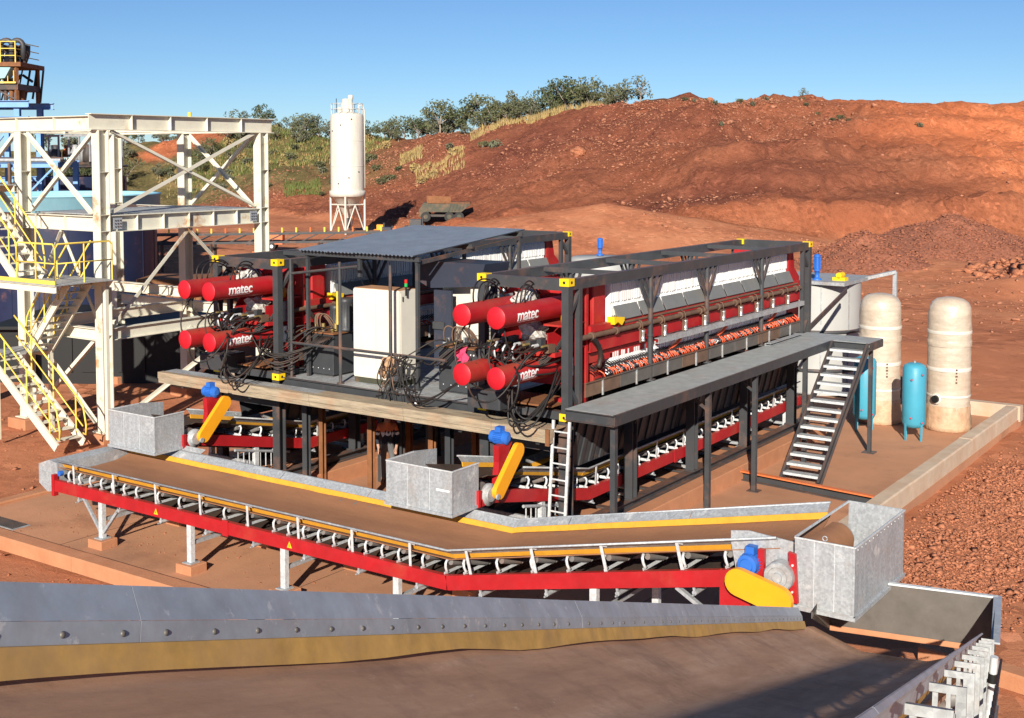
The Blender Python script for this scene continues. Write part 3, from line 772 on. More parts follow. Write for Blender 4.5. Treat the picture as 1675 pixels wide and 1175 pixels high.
# orange drain hoses in their long row
m = MB()
for i in range(118):
    y = 1.1 + i * .0865; k = rp.uniform(-.03, .04)
    if rp.random() < .3: continue
    m.path([(-.24, y, .70 + k), (-.15, y + rp.uniform(-.02, .05), .72 + k), (-.08, y + rp.uniform(0, .09), .67 + k * .5), (-.05, y + .06, .60)], rp.uniform(.011, .018), 5)
m.build('drain_hose_row', 'hose_orange', pr, label='long row of short orange drain hoses', kind='stuff')
m = MB()
for i in range(118):
    y = 1.08 + i * .0865
    m.tube((-.30, y, .83), (-.12, y + .01, .75), .013, 5); m.box(-.07, -.02, y - .012, y + .02, .56, .62)
m.build('hose_clip_row', 'black', pr, label='row of black hose clips below the orange hoses', kind='stuff')
for y in (4.6, 6.9, 9.8):
    m = MB(); m.path(bez((-.28, y - .45, .72), (-.15, y - .1, .78), (-.1, y + .1, .9), (-.2, y + .35, 1.04), 10), .035, 7); m.build('loose_hose', 'hose_orange', pr)
for i in range(8):
    y0 = .62 + i * 1.33
    m = MB(); m.box(-.03, -.012, y0, y0 + 1.31, .34, .60); m.box(-.03, .02, y0, y0 + 1.31, .60, .612); m.build('trough_panel', 'hopper_steel' if i % 3 else 'rust_pipe', pr)
    MB().box(-.011, .012, y0 + .6, y0 + .64, .30, .6).build('trough_rib', 'galv_old', pr)
MB().box(-1.75, -.25, 1.9, 11, .28, .31).build('drip_tray', 'shade_steel', pr)
# yellow bracket and pull-cord valve at the front corner
m = MB(); m.poly([(-.2, 1.72, 1.73), (-.2, 2.12, 1.69), (-.2, 2.12, 1.62), (-.2, 2.02, 1.54), (-.2, 1.86, 1.62), (-.2, 1.74, 1.58)], (.17, 0, 0)); m.build('lifting_bracket', 'cast_yellow', pr, label='yellow lifting bracket')
m = MB(); m.lathe([(.09, 0), (.15, 0), (.15, .08), (.09, .08)], 16, (-.30, .36, 1.84), (1, 0, 0)); m.build('hook_guard', 'guard_yellow', pr, label='yellow curved hook guard')
m = MB(); m.box(-.30, -.18, .28, .46, 1.22, 1.66); m.build('valve_block', 'galv_old', pr)
m = MB(); m.tube((-.24, .37, .78), (-.24, .37, 1.12), .1, 14); m.build('accumulator', 'plate_white', pr, label='short white accumulator')
for k in range(6):
    MB().tube((-.24, .2 - .02, 1.28 + k * .065), (-.24, .3, 1.28 + k * .065), .022, 8).build('fitting', 'galv_bright', pr)
# plastic-wrapped controls
def lump(c, sx, sy, sz, seed, sub=3):
    bm = bmesh.new(); bmesh.ops.create_icosphere(bm, subdivisions=sub, radius=1)
    m = MB(); vs = []
    for v in bm.verts:
        d = v.co.normalized(); k = 1 + .75 * float(NZ.fbm(d.x * 2.2 + seed * 5, d.y * 2.2 + d.z * 2.9 + seed, 4))
        vs.append((c[0] + d.x * k * sx, c[1] + d.y * k * sy, c[2] + d.z * k * sz))
    m.add(vs, [tuple(v.index for v in f.verts) for f in bm.faces]); bm.free(); return m
lump((-1.05, .15, 2.17), .2, .3, .17, 2).build('plastic_wrapped_gear', 'bag', pr, label='hydraulic gear wrapped in clear plastic')
lump((-.95, .35, 1.52), .22, .3, .2, 4).build('plastic_wrapped_gear', 'bag', pr, label='hydraulic gear wrapped in clear plastic')
# valve manifold in front of the press
for k in range(7):
    x = -1.6 + k * .2
    MB().box(x, x + .10, -.2 + .06 * (k % 2), .02, 1.25 + .04 * (k % 3), 1.40 + .05 * (k % 3)).build('valve_block', 'charcoal_clean' if k % 3 else 'rust_pipe', pr)
    MB().tube((x + .06, -.35, 1.38), (x + .06, -.2, 1.38), .035, 8).build('fitting', 'galv_bright' if k % 2 else 'brass', pr)
MB().box(-1.75, -.25, -.06, .3, 1.16, 1.24).build('manifold_shelf', 'red_dusty', pr)
for k in range(3):
    m = MB(); x = -1.25 + k * .2; m.path([(x, -.4, 1.12), (x, -.55, 1.16), (x, -.58, 1.32), (x, -.45, 1.42)], .02, 7); m.build('bent_pipe', 'galv_bright', pr)
rh = random.Random(12)
def hose(pts4, r=.021, n=14, nm='hose', matn='hose', par=None):
    pts4 = [pts4[0]] + [Vector(p) + Vector((rh.uniform(-.14, .14), rh.uniform(-.14, .14), rh.uniform(-.14, .14))) for p in pts4[1:3]] + [pts4[3]]; r *= .78
    m = MB(); m.path(bez(*pts4, n=n), r, 6); return m.build(nm, matn, par or pr)
# hoses up to the cylinder ports
for x in (-.65, -1.40):
    for k in range(3):
        yy = -1.0 + k * .12 + (.25 if x > -1 else 0); e = rh.uniform(-.1, .1)
        hose(((x + .02 * k, yy, 2.19), (x + .05, yy - .1, 2.62 + e), (x - .15, yy + .75, 2.68 + e), (x - .25, .45, 2.25 - .2 * k)), .02)
    hose(((x, -1.1, 1.82), (x + .1, -1.25, 1.5), (x + .1, -1.0, 1.25), (x + .3, -.3, 1.35)), .02)
    hose(((x - .1, -1.05, 1.82), (x - .25, -1.4, 1.4), (x - .1, -1.45, .9), (x + .15, -.9, .6)), .022)
for k in range(12):
    x = -1.7 + k * .13; x2 = rh.uniform(-1.6, -.2)
    hose(((x, -.3, 1.38), (x + rh.uniform(-.2, .2), -.8 - rh.random() * .5, 1.25 + rh.uniform(-.1, .25)), (x2, -.7 - rh.random() * .4, .75 + rh.uniform(-.25, .3)), (x2, rh.uniform(-.3, .5), rh.uniform(.85, 1.35))), rh.choice((.016, .02, .024)))
for k in range(7):
    x2 = rh.uniform(-1.5, -.3)
    hose(((-.25, .3, 1.3 + k * .05), (-.35, -.35, 1.05 - .05 * k), (x2, -.6, .9 + rh.uniform(-.2, .2)), (x2, -.2, 1.3)), .019)
for k in range(5):
    hose(((-.55 - .1 * k, -1.0 + .1 * k, .75), (-.35, -1.3, .1 - .12 * k), (-.5 + .2 * k, -1.2, -.12), (-.2, .35 - .1 * k, .75 + .06 * k)), .022, 18)
hose(((-1.3, -1.05, 1.1), (-1.6, -1.7, .6), (-.6, -1.75, .1), (-.35, -1.1, 1.1)), .022, 18)
hose(((-.5, -1.0, 1.1), (-.15, -1.35, .9), (-.2, -1.25, .25), (-.75, -1.0, .3)), .024, 18)
MB().box(-1.7, -.3, -.12, .8, .24, .27).build('floor_plate', 'rusty', pr)
MB().cbox(-1.9, -1.15, -.55, .15, .16, .5, .03).build('oil_box', 'charcoal_clean', pr)

# ---- second press and frame (left)
frL = copy_tree(fr, None, (SEP, 0, 0)); frL['label'] = 'dark grey open steel container frame round the left-hand filter press, partly under the canopy'
prL = copy_tree(pr, None, (SEP, 0, 0)); prL['label'] = 'red plate filter press in the left-hand frame beside the white gantry'

# ---- support steel below each frame
def support(dx, label):
    t = thing('support_frame', label, 'support frame', (-W / 2 + dx, LEN / 2, G + .34), 'support frames under the presses')
    zb = G + .34
    for x in (-.12, -W + .12):
        MB().ibeam((x + dx, -.2, zb + .09), (x + dx, 12.2, zb + .09), .2, .18, .02).build('base_beam', 'charcoal', t)
        for y in (.12, 2.55, 5.3, 8.1, 11.0):
            c = MB().ibeam((x + dx, y, zb + .18), (x + dx, y, -.03), .2, .2, .02, up=(0, 1, 0)).build('column', 'charcoal', t)
            MB().box(x + dx - .14, x + dx + .14, y - .14, y + .14, zb + .181, zb + .2).build('base_plate', 'charcoal', c)
            if y > 1:
                s = 1 if x > -1 else -1
                m = MB(); m.poly([(x + dx + s * .1, y - .01, -.5), (x + dx + s * .3, y - .01, -.03), (x + dx + s * .1, y - .01, -.03)], (0, .02, 0)); m.build('bracket', 'charcoal', c)
    for y in (.12, 5.3, 11.0):
        MB().bar((-W + .22 + dx, y, -.55), (-.22 + dx, y, -.55), .12, .14).build('cross_tie', 'charcoal', t)
    for i in range(14):
        MB().box(-.9 + dx, -.2 + dx, .4 + i * .85, .55 + i * .85, zb + .02, zb + .05).build('floor_slat', 'charcoal', t)
    return t
support(0, 'dark grey column and beam support frame under the right-hand press')
support(SEP, 'dark grey column and beam support frame under the left-hand press')
# ---- cake hopper: dark ribbed sheets hanging between the columns
def hopper(dx, label):
    t = thing('cake_hopper', label, 'hopper', (-W / 2 + dx, LEN / 2, -1.1), 'ribbed hoppers under the presses')
    for s in (1, -1):
        cx = -W / 2 + dx
        for i in range(10):
            y0 = .45 + i * 1.14; y1 = y0 + 1.12
            xa, xb = cx + s * .86, cx + s * .62
            o = MB().poly([(xa, y0, -.06), (xa, y1, -.06), (xb, y1, -1.08), (xb, y0, -1.08)], (-s * .012, 0, 0)).build('hopper_sheet', 'charcoal', t)
            for k in range(3):
                yy = y0 + .15 + k * .37; m = MB(); m.poly([(xa + s * .004, yy, -.08), (xa + s * .004, yy + .12, -.08), (xb + s * .004, yy + .12, -1.06), (xb + s * .004, yy, -1.06)], (s * .035, 0, 0)); m.build('rib', 'charcoal', o)
    return t
hopper(0, 'dark ribbed cake hopper hanging under the right-hand press')
hopper(SEP, 'dark ribbed cake hopper hanging under the left-hand press')

# ================================================================== CONVEYORS
class Track:
    def __init__(self, pts):
        self.p = [V3(q) for q in pts]; self.s = [0]
        for a, b in zip(self.p, self.p[1:]): self.s.append(self.s[-1] + (b - a).length)
        self.L = self.s[-1]
    def at(self, s):
        for i in range(len(self.p) - 1):
            if s <= self.s[i + 1] or i == len(self.p) - 2:
                d = (self.p[i + 1] - self.p[i]).normalized(); q = self.p[i] + d * (s - self.s[i]); break
        return q, d
    def frame(self, s, lat):
        q, d = self.at(s); q2, d2 = self.at(max(0, s - .05)); d = (d + d2).normalized()
        up = lat.cross(d); up = up if up.z > 0 else -up
        return q, d, up.normalized()

def motor(parent, c, ax, r=.11, L=.34, nm='motor'):
    c, ax = V3(c), V3(ax).normalized()
    prof = [(.001, 0), (r * .75, 0), (r * .9, .03)]
    n = 9
    for i in range(n):
        z = .05 + (L - .12) * i / n; w = (L - .12) / n
        prof += [(r, z), (r, z + w * .55), (r * .86, z + w * .6), (r * .86, z + w * .98)]
    prof += [(r * .95, L - .06), (r * .95, L), (.001, L)]
    o = MB().lathe([(.001, 0), (r * .55, 0), (r * .62, .02), (r * .9, .025), (r * .93, .09), (r * .82, .1), (r * .82, L - .1), (r * .95, L - .09), (r * .95, L - .03), (r * .5, L), (.001, L)], 20, c, ax, smooth=False).build(nm, 'blue_motor', parent, label='blue electric motor')
    _, _, e_, s_, u_ = MB().frame(c, c + ax); m = MB()
    for k in range(22):
        a = 2 * math.pi * k / 22; d = s_ * math.cos(a) + u_ * math.sin(a); m.bar(c + ax * .1 + d * r * .9, c + ax * (L - .1) + d * r * .9, .008, r * .2, up=d)
    m.build('cooling_fins', 'blue_motor', o)
    m = MB(); q = c + ax * L * .5 + Vector((0, 0, r)); m.box(q.x - .06, q.x + .06, q.y - .07, q.y + .07, q.z - .02, q.z + .07); m.build('terminal_box', 'blue_motor', o)
    return o

def conveyor(t, pts, lat, half, idl, posts, legs, belt='belt_dusty', skirt_from=0.0, skirt_to=None, rail_h=.22, rub='urethane', near_only_posts=True, foot=True, bs=.3, sk='galv', leg_out=True):
    lat = V3(lat); tr = Track(pts); L = tr.L; skirt_to = skirt_to or L
    def P(s, l, h):
        q, d, up = tr.frame(s, lat); return q + lat * l + up * h
    knots = [0] + [x for x in tr.s[1:-1]] + [L]
    hw = half
    for sgn in (1, -1):
        # side rail in bolted lengths
        r_ = []
        for a, b in zip(knots, knots[1:]):
            n = max(1, round((b - a) / 4.2))
            for i in range(n):
                s0, s1 = a + (b - a) * i / n, a + (b - a) * (i + 1) / n
                m = MB(); e = .004
                A, B = P(s0 + (e if i else .0), sgn * hw, 0), P(s1 - e, sgn * hw, 0)
                if i == 0 and a > 0: A = P(a + .001, sgn * hw, 0)
                m.chan(A, B, .09, rail_h, .012, side=(-1 if (lat.cross(tr.at(s0 + .01)[1])).z > 0 else 1) * sgn)
                ro = m.build('side_rail', 'red_paint', t)
                if i:
                    q, d = tr.at(s0); m = MB(); m.bar(P(s0 - .07, sgn * (hw + .052), 0), P(s0 + .07, sgn * (hw + .052), 0), .012, rail_h * 1.25); m.build('splice_plate', 'red_paint', ro)
    # belt: curved sheet with a real lower skin
    ss = sorted(set([x for x in np.arange(0, L, bs)] + [L])); cs = [(-.90, .345), (-.70, .28), (-.46, .225), (-.25, .207), (0, .204), (.25, .207), (.46, .225), (.70, .28), (.90, .345)]
    rows = []
    for s in ss:
        row = []
        for l, h in cs:
            row.append(P(s, l * hw / .95, h + .006 * float(NZ.fbm(s * 1.4, l * 4, 3)) * 2))
        rows.append(row)
    MB().sheet(rows, thick=(0, 0, -.014)).build('belt', belt, t)
    MB().sheet([[P(s, -.74 * hw / .95, -.15), P(s, .74 * hw / .95, -.15)] for s in ss], thick=(0, 0, -.012)).build('return_belt', 'belt_black', t)
    # skirts in plates about two metres long
    for sgn in (1, -1):
        n = max(1, round((skirt_to - skirt_from) / 2.1)); kn = sorted(set([skirt_from + (skirt_to - skirt_from) * i / n for i in range(n + 1)] + [k for k in knots if skirt_from < k < skirt_to]))
        for a, b in zip(kn, kn[1:]):
            m = MB(); w0 = .006
            rows = [[P(s, sgn * l * hw / .95, h + .004 * float(NZ(s * 3, l * 9))) for l, h in ((.97, .485), (.955, .49), (.80, .385))] for s in (a + w0, b - w0)]
            o = m.sheet(rows, smooth=False, thick=lat * (-.006 * sgn)).build('skirt_plate', sk, t)
            rr = [[P(s, sgn * l * hw / .95, h) for l, h in ((.812, .396), (.77, .318 + .012 * float(NZ(s * 2.2, sgn))))] for s in np.linspace(a, b, 9)]
            MB().sheet(rr, thick=lat * (-.022 * sgn)).build('rubber_seal', rub, o)
        rail = MB()
        kk = [skirt_from] + [k for k in knots if skirt_from < k < skirt_to] + [skirt_to]
        rail.path([P(s, sgn * .965 * hw / .95, .492) for s in kk], .018, 6); rail.build('skirt_rail', sk, t)
        for s in posts:
            m = MB(); A, B = P(s, sgn * (hw - .01), .10), P(s, sgn * (hw + .012), .48); m.bar(A, B, .045, .012, up=lat)
            m.bar(B, P(s + .05, sgn * (hw - .06), .44), .03, .012, up=lat); m.build('skirt_post', 'galv_bright', t)
    # troughing idlers
    for s in idl:
        q, d, up = tr.frame(s, lat)
        m = MB(); m.angle(P(s, -hw, .10), P(s, hw, .10), .045, .008, up=up)
        for sgn in (1, -1):
            m.path([P(s, sgn * (hw - .09), .13), P(s, sgn * (hw - .05), .15), P(s, sgn * (hw - .03), .21), P(s, sgn * (hw - .03), .27), P(s, sgn * (hw - .06), .31), P(s, sgn * (hw - .11), .295)], .021, 6)
            m.bar(P(s, sgn * (hw * .41), .10), P(s, sgn * (hw * .41), .15), .03, .03)
        o = m.build('idler_frame', 'galv_bright', t)
        for a, b in (((-.36, .146), (.36, .146)), ((.40, .15), (.83, .27)), ((-.40, .15), (-.83, .27))):
            MB().tube(P(s + .03, a[0] * hw / .95, a[1]), P(s + .03, b[0] * hw / .95, b[1]), .045, 10).build('roller', 'roller', o)
    # short return hangers
    for s in [x + .12 for x in posts]:
        m = MB()
        for sgn in (1, -1):
            m.bar(P(s, sgn * (hw - .02), -.1), P(s, sgn * (hw - .02), -.22), .03, .03); m.bar(P(s, sgn * hw * .98, -.22), P(s, sgn * hw * 1.06, -.22), .02, .02)
        m.tube(P(s, -hw, -.2), P(s, hw, -.2), .035, 8); m.build('return_idler', 'galv', t)
    # legs
    for s, fz in legs:
        q, d, up = tr.frame(s, lat)
        for sgn in (1, -1):
            T = P(s, sgn * (hw - .03), -rail_h / 2); F = Vector((T.x, T.y, fz))
            o = MB().bar(F, T, .11, .09, up=lat).build('leg', 'galv_bright', t)
            m = MB(); m.box(F.x - .11, F.x + .11, F.y - .11, F.y + .11, fz, fz + .016); m.build('base_plate', 'galv', o)
            if foot and fz > G + .05:
                MB().cbox(F.x - .20, F.x + .20, F.y - .19, F.y + .19, G, fz - .001, .012).build('footing', 'concrete_red', o)
        A, B = P(s, hw - .03, -rail_h / 2 - .35), P(s, -hw + .03, -rail_h / 2 - .35)
        MB().bar(A, B, .06, .06).build('leg_tie', 'galv', t)
    return tr, P

# ---- front cross conveyor
cx = thing('cross_conveyor', 'long red-railed belt conveyor with galvanised skirts crossing in front of the presses', 'conveyor', (-2, -3.45, G))
CP = [(-9.0, -3.45, -1.575), (.62, -3.45, -1.585), (5.95, -3.45, -.445)]
idl = [.35, .68, 1.0, 1.33, 1.66, 2.0, 2.35] + [2.95 + .58 * i for i in range(5)] + [5.9 + .34 * i for i in range(9)] + [9.1, 9.55] + [9.95 + .62 * i for i in range(8)]
trC, PC = conveyor(cx, CP, (0, -1, 0), .95, [s for s in idl if s < 14.6], [.55 + 1.19 * i for i in range(12)], [(1.35, G + .16), (3.83, G + .16), (6.15, G + .16), (8.6, G + .16), (12.2, G + .16), (14.4, G + .16)])
# knee braces on the first leg
for sgn in (1,):
    for ds in (-.55, .55):
        a = PC(1.35, .92, -.75); b = PC(1.35 + ds, .92, -.12); MB().bar(a, b, .05, .05).build('leg_brace', 'galv', cx)
a = PC(14.4, .92, -.9); MB().bar(a, PC(13.5, .92, -.12), .07, .05).build('leg_brace', 'galv', cx)
# tail box
m = MB(); m.poly([(-9.02, -4.36, -1.70), (-9.02, -4.36, -1.16), (-9.28, -4.36, -1.12), (-9.62, -4.36, -1.24), (-9.62, -4.36, -1.62), (-9.35, -4.36, -1.76)], (0, 1.82, 0)); tb = m.build('tail_box', 'galv', cx)
MB().box(-9.52, -9.28, -4.375, -4.361, -1.56, -1.36).build('inspection_panel', 'galv_old', tb)
MB().box(-9.08, -9.0, -4.46, -4.36, -1.78, -1.36).build('end_plate', 'red_paint', cx)
MB().tube((-9.2, -4.3, -1.45), (-9.2, -2.6, -1.45), .16, 16).build('tail_pulley', 'roller', cx)
m = MB(); m.tube((-8.86, -4.44, -1.32), (-8.86, -4.36, -1.32), .05, 10); m.build('bearing', 'blue_motor', cx)
# loading side plate at the tail, wide grey
m = MB(); m.poly([(-8.95, -2.52, -1.14), (-7.1, -2.52, -1.13), (-7.05, -2.36, -1.02), (-8.95, -2.36, -1.02)], (0, .01, .01)); m.build('loading_plate', 'galv_old', cx)
# warning triangles on the rail
for s in (3.0, 6.35):
    m = MB(); a, b, c = PC(s - .055, 1.003, -.06), PC(s + .055, 1.003, -.06), PC(s, 1.003, .05); m.poly([a, b, c], (0, -.004, 0)); tri = m.build('warning_sign', 'sign_yellow', cx, label='yellow warning triangle')
    k = (a + b + c) / 3; m = MB(); m.poly([k + Vector(v) for v in ((-.009, -.006, -.015), (.009, -.006, -.015), (.003, -.006, .03), (-.003, -.006, .03))], (0, -.002, 0)); m.build('exclamation_mark', 'black', tri)
# head end: drum, drive, chute
MB().tube((6.02, -4.2, -.40), (6.02, -2.6, -.40), .21, 22).build('head_drum', 'roller', cx)
m = MB(); rows = [[Vector((6.02 + math.cos(a) * .235, y, -.40 + math.sin(a) * .235)) for y in np.linspace(-4.22, -2.68, 7)] for a in np.linspace(R(105), R(-80), 12)]; m.sheet(rows, thick=(-.01, 0, 0)); m.build('belt_wrap', 'belt_dusty', cx)
g = MB().stadium((5.46, -4.62, -.535), (6.0, -4.62, -.665), .175, (0, -.09, 0)).build('belt_guard', 'guard_yellow', cx, label='orange-yellow drive belt guard')
m = MB(); m.lathe([(.001, -.03), (.06, -.03), (.065, 0), (.12, 0), (.13, -.015), (.175, -.015), (.19, .01), (.19, .18), (.001, .18)], 28, (5.93, -4.56, -.42), (0, 1, 0), smooth=False); m.build('reducer', 'galv_old', cx)
motor(cx, (5.52, -4.60, -.34), (0, 1, 0), .145, .36)
m = MB(); m.poly([(5.1, -4.46, -.98), (5.52, -4.46, -.98), (5.52, -4.46, -.80), (5.22, -4.46, -.55), (5.1, -4.46, -.50)], (0, .05, 0)); m.build('drive_bracket', 'red_paint', cx)
m = MB(); m.poly([(6.06, -4.46, -.74), (6.16, -4.46, -.74), (6.12, -4.46, -.12), (6.03, -4.46, -.1)], (0, .05, 0)); m.build('head_plate', 'red_paint', cx)
for k in range(3):
    MB().tube((6.09, -4.475, -.60 + k * .17), (6.09, -4.462, -.60 + k * .17), .015, 8).build('bolt', 'galv_bright', cx)
MB().box(5.62, 5.70, -4.45, -4.38, -.42, -.14).build('drive_bracket', 'red_paint', cx)
m = MB(); m.poly([(5.30, -4.345, -.62), (6.045, -4.345, -.78), (6.045, -4.345, .0), (5.45, -4.345, .04), (5.2, -4.345, .0), (5.2, -4.345, -.15)], (0, .012, 0)); m.build('side_screen', 'galv', cx)
def chute(parent, x0, x1, y0, y1, z0, z1, matn, open_side=None, slope=0.0, low=0.0):
    c = []
    t_ = .008
    walls = {'y0': [(x0, y0, z0), (x1, y0, z0), (x1, y0, z1), (x0, y0, z1 + slope)], 'y1': [(x0, y1, z0), (x1, y1, z0), (x1, y1, z1), (x0, y1, z1 + slope)],
             'x0': [(x0, y0 + t_, z0), (x0, y1, z0), (x0, y1, z1 + slope), (x0, y0 + t_, z1 + slope)], 'x1': [(x1, y0 + t_, z0), (x1, y1, z0), (x1, y1, z1), (x1, y0 + t_, z1)]}
    nrm = {'y0': (0, t_, 0), 'y1': (0, -t_, 0), 'x0': (t_, 0, 0), 'x1': (-t_, 0, 0)}
    for k, w in walls.items():
        if k == open_side: w = [w[0], w[1], (w[1][0], w[1][1], z0 + low), (w[0][0], w[0][1], z0 + low)]
        c.append(MB().poly(w, nrm[k]).build('chute_wall', matn, parent))
    m = MB()
    m.bar((x0 - .02, y0 - .012, z0 + .03), (x1 + .02, y0 - .012, z0 + .03), .04, .05); m.bar((x1 + .012, y0 - .03, z0 + .03), (x1 + .012, y1, z0 + .03), .03, .05)
    m.angle((x1 + .006, y0 - .006, z0 + .05), (x1 + .006, y0 - .006, z1), .03, .006)
    m.build('chute_flange', matn, parent)
    for k in (.33, .67):
        MB().box(x0 + (x1 - x0) * k - .004, x0 + (x1 - x0) * k + .004, y0 - .003, y0, z0 + .06, z1 - .01).build('weld_seam', 'galv_bright', parent)
    MB().bar((x0, y0 + .02, z1 - .012 + slope), (x0, y1, z1 - .012 + slope), .02, .024).build('rim_strip', 'galv_bright', parent)
    MB().bar((x0, y0 - .004, z1 - .01), (x1, y0 - .004, z1 - .01), .02, .02).build('rim_strip', 'galv_bright', parent)
    MB().bar((x1 + .004, y0, z1 - .012), (x1 + .004, y1, z1 - .012), .02, .02).build('rim_strip', 'galv_bright', parent)
    return c
w = chute(cx, 6.05, 6.82, -4.30, -2.32, -.87, .06, 'galv', 'x0', 0, .22)
MB().poly([(6.05, -4.315, -.86), (6.82, -4.315, -.86), (6.82, -4.315, -.80), (6.05, -4.315, -.80)], (0, -.006, 0)).build('deflector_strip', 'galv_old', cx)
m = MB()
for i in range(13):
    m.lathe([(.001, .006), (.011, .004), (.011, 0)], 8, (6.826, -4.2 + i * .145, -.0 + .0), (1, 0, 0))
m.build('rivet_row', 'galv_bright', cx)
m = MB(); m.path(arc((6.44, -4.3, .1), .03, 0, 2 * math.pi, (1, 0, 0), (0, 0, 1), 10), .008, 5); m.build('lifting_eye', 'galv', cx)

# ---- discharge conveyors below the presses
def discharge(label):
    t = thing('discharge_conveyor', label, 'conveyor', (-1.02, 5, G), 'discharge conveyors under the presses')
    pts = [(-1.02, 12.0, -1.60), (-1.02, 1.2, -1.65), (-1.02, -2.12, -.93)]
    il = [.3 + .42 * i for i in range(27)] + [11.7, 12.3, 12.9]
    tr, P = conveyor(t, pts, (1, 0, 0), .72, il, [.5 + 1.25 * i for i in range(10)], [(.9, G + .4), (3.6, G + .4), (6.3, G + .4), (9.0, G + .4), (12.4, G + .005)], belt='belt_black', skirt_to=13.2, sk='galv_old', foot=False)
    MB().tube((-1.66, -2.18, -.88), (-.38, -2.18, -.88), .19, 20).build('head_drum', 'roller', t)
    m = MB(); rows = [[Vector((x, -2.18 - math.cos(a) * .21, -.88 + math.sin(a) * .21)) for x in np.linspace(-1.62, -.42, 5)] for a in np.linspace(R(105), R(-80), 12)]; m.sheet(rows, thick=(0, .01, 0)); m.build('belt_wrap', 'belt_dusty', t)
    chute(t, -1.70, -.30, -3.10, -2.36, -1.07, -.30, 'galv', 'y1', 0, .34)
    # back wings of the chute round the drum
    for x in (-1.70,):
        MB().poly([(x, -2.36, -.95), (x, -1.72, -.72), (x, -1.72, -.38), (x, -2.36, -.30)], (.008 if x < -1 else -.008, 0, 0)).build('chute_wing', 'galv', t)
    MB().box(-1.64, -.36, -3.03, -2.95, -.62, -.56).build('scraper_bar', 'urethane_old', t)
    g = MB().stadium((-.20, -1.40, -.27), (-.20, -1.98, -.86), .135, (.09, 0, 0)).build('belt_guard', 'guard_yellow', t, label='orange-yellow drive belt guard')
    m = MB(); m.lathe([(.05, 0), (.15, 0), (.19, .03), (.19, .10), (.12, .11), (.12, .13)], 22, (-.33, -2.12, -.90), (1, 0, 0)); m.build('reducer', 'galv_old', t)
    m = MB(); m.tube((-.12, -2.07, -.93), (-.09, -2.07, -.93), .05, 12); m.build('hub_cover', 'galv', g)
    motor(t, (-.66, -1.50, -.06), (1, 0, 0), .12, .38)
    m = MB(); m.poly([(-.46, -1.72, -.16), (-.46, -1.30, -.16), (-.46, -1.50, -.45), (-.46, -1.56, -.85), (-.46, -1.76, -.85), (-.46, -1.70, -.45)], (.12, 0, 0)); m.build('drive_bracket', 'red_paint', t)
    m = MB(); m.box(-.34, -.25, -2.36, -1.8, -1.06, -.94); m.box(-.34, -.25, -2.42, -2.34, -1.06, -.78); m.build('head_plate', 'red_paint', t)
    for k in range(9):
        MB().bar((-.32, -.9 + .16 * k, -1.42 - .03 * k), (-.32, -.9 + .16 * k, -1.75 - .03 * k), .02, .012).build('guard_bar', 'galv_bright', t)
    MB().tube((-.31, -1.0, -1.38), (-.31, .6, -1.72), .03, 8).build('guard_rail', 'galv', t)
    return t
dcR = discharge('inclined belt conveyor under the right-hand press, its chute over the middle of the cross conveyor')
dcL = copy_tree(dcR, None, (SEP, 0, 0)); dcL['label'] = 'inclined belt conveyor under the left-hand press, its chute over the tail of the cross conveyor'
for o in (dcR,):
    wl = [c for c in kids(o) if c.name.startswith('chute_wall')][0]
    m = MB(); m.box(-.62, -.35, -3.106, -3.101, -.66, -.63); m.build('paint_mark', 'mark_white', o)

# ---- near stacker conveyor sloping away below the camera
st = thing('stacker_conveyor', 'wide dark belt conveyor in the foreground sloping down to a steel hopper', 'conveyor', (7.5, -9, -1.5))
D1 = Vector((-.200862, .922198, -.330461)).normalized()
D2 = Vector((.977092, .212818, 0)); D3 = D2.cross(D1).normalized()
A0 = Vector((9.03, -17.155, 3.785)); SW = 2.06
def S(t_, c, n): return A0 + D1 * t_ + D2 * c + D3 * n
T0, T1 = -1.9, 13.15
seams = [T0, .52, 4.6, 8.9, T1]
for side in (0, 1):
    def C(c): return c if side == 0 else SW - c
    sg = 1 if side == 0 else -1
    for a, b in zip(seams, seams[1:]):
        e = .0015
        m = MB(); m.sheet([[S(t_, C(c), n + .003 * float(NZ(t_ * 2, side * 9 + c))) for c, n in ((-.012, -.012), (0, 0), (.055, -.088))] for t_ in (a + e, (a + b) / 2, b - e)], smooth=False, thick=D2 * (-.005 * sg)); up = m.build('skirt_plate', 'skirt_steel', st)
        m = MB(); m.sheet([[S(t_, C(c), n) for c, n in ((.056, -.089), (.068, -.152))] for t_ in (a + e, b - e)], smooth=False, thick=D2 * (-.005 * sg)); m.build('skirt_flange', 'skirt_steel', up)
        tt = np.linspace(a, b, 12)
        m = MB(); m.sheet([[S(t_, C(c), n) for c, n in ((.074, -.145), (.10, -.222 + .022 * float(NZ(t_ * 1.1 + 5, side)) + .004 * math.sin(t_ * 3)))] for t_ in tt], thick=D2 * (.012 * sg)); m.build('rubber_seal', 'urethane_old', up)
        k = a + .12
        while k < b - .05:
            m = MB(); q = S(k, C(.062), -.122); m.lathe([(.010, 0), (.009, .003), (.005, .006), (.001, .0065)], 10, q, D2 * sg + D3 * .2); m.build('bolt', 'hopper_steel', up); k += .247
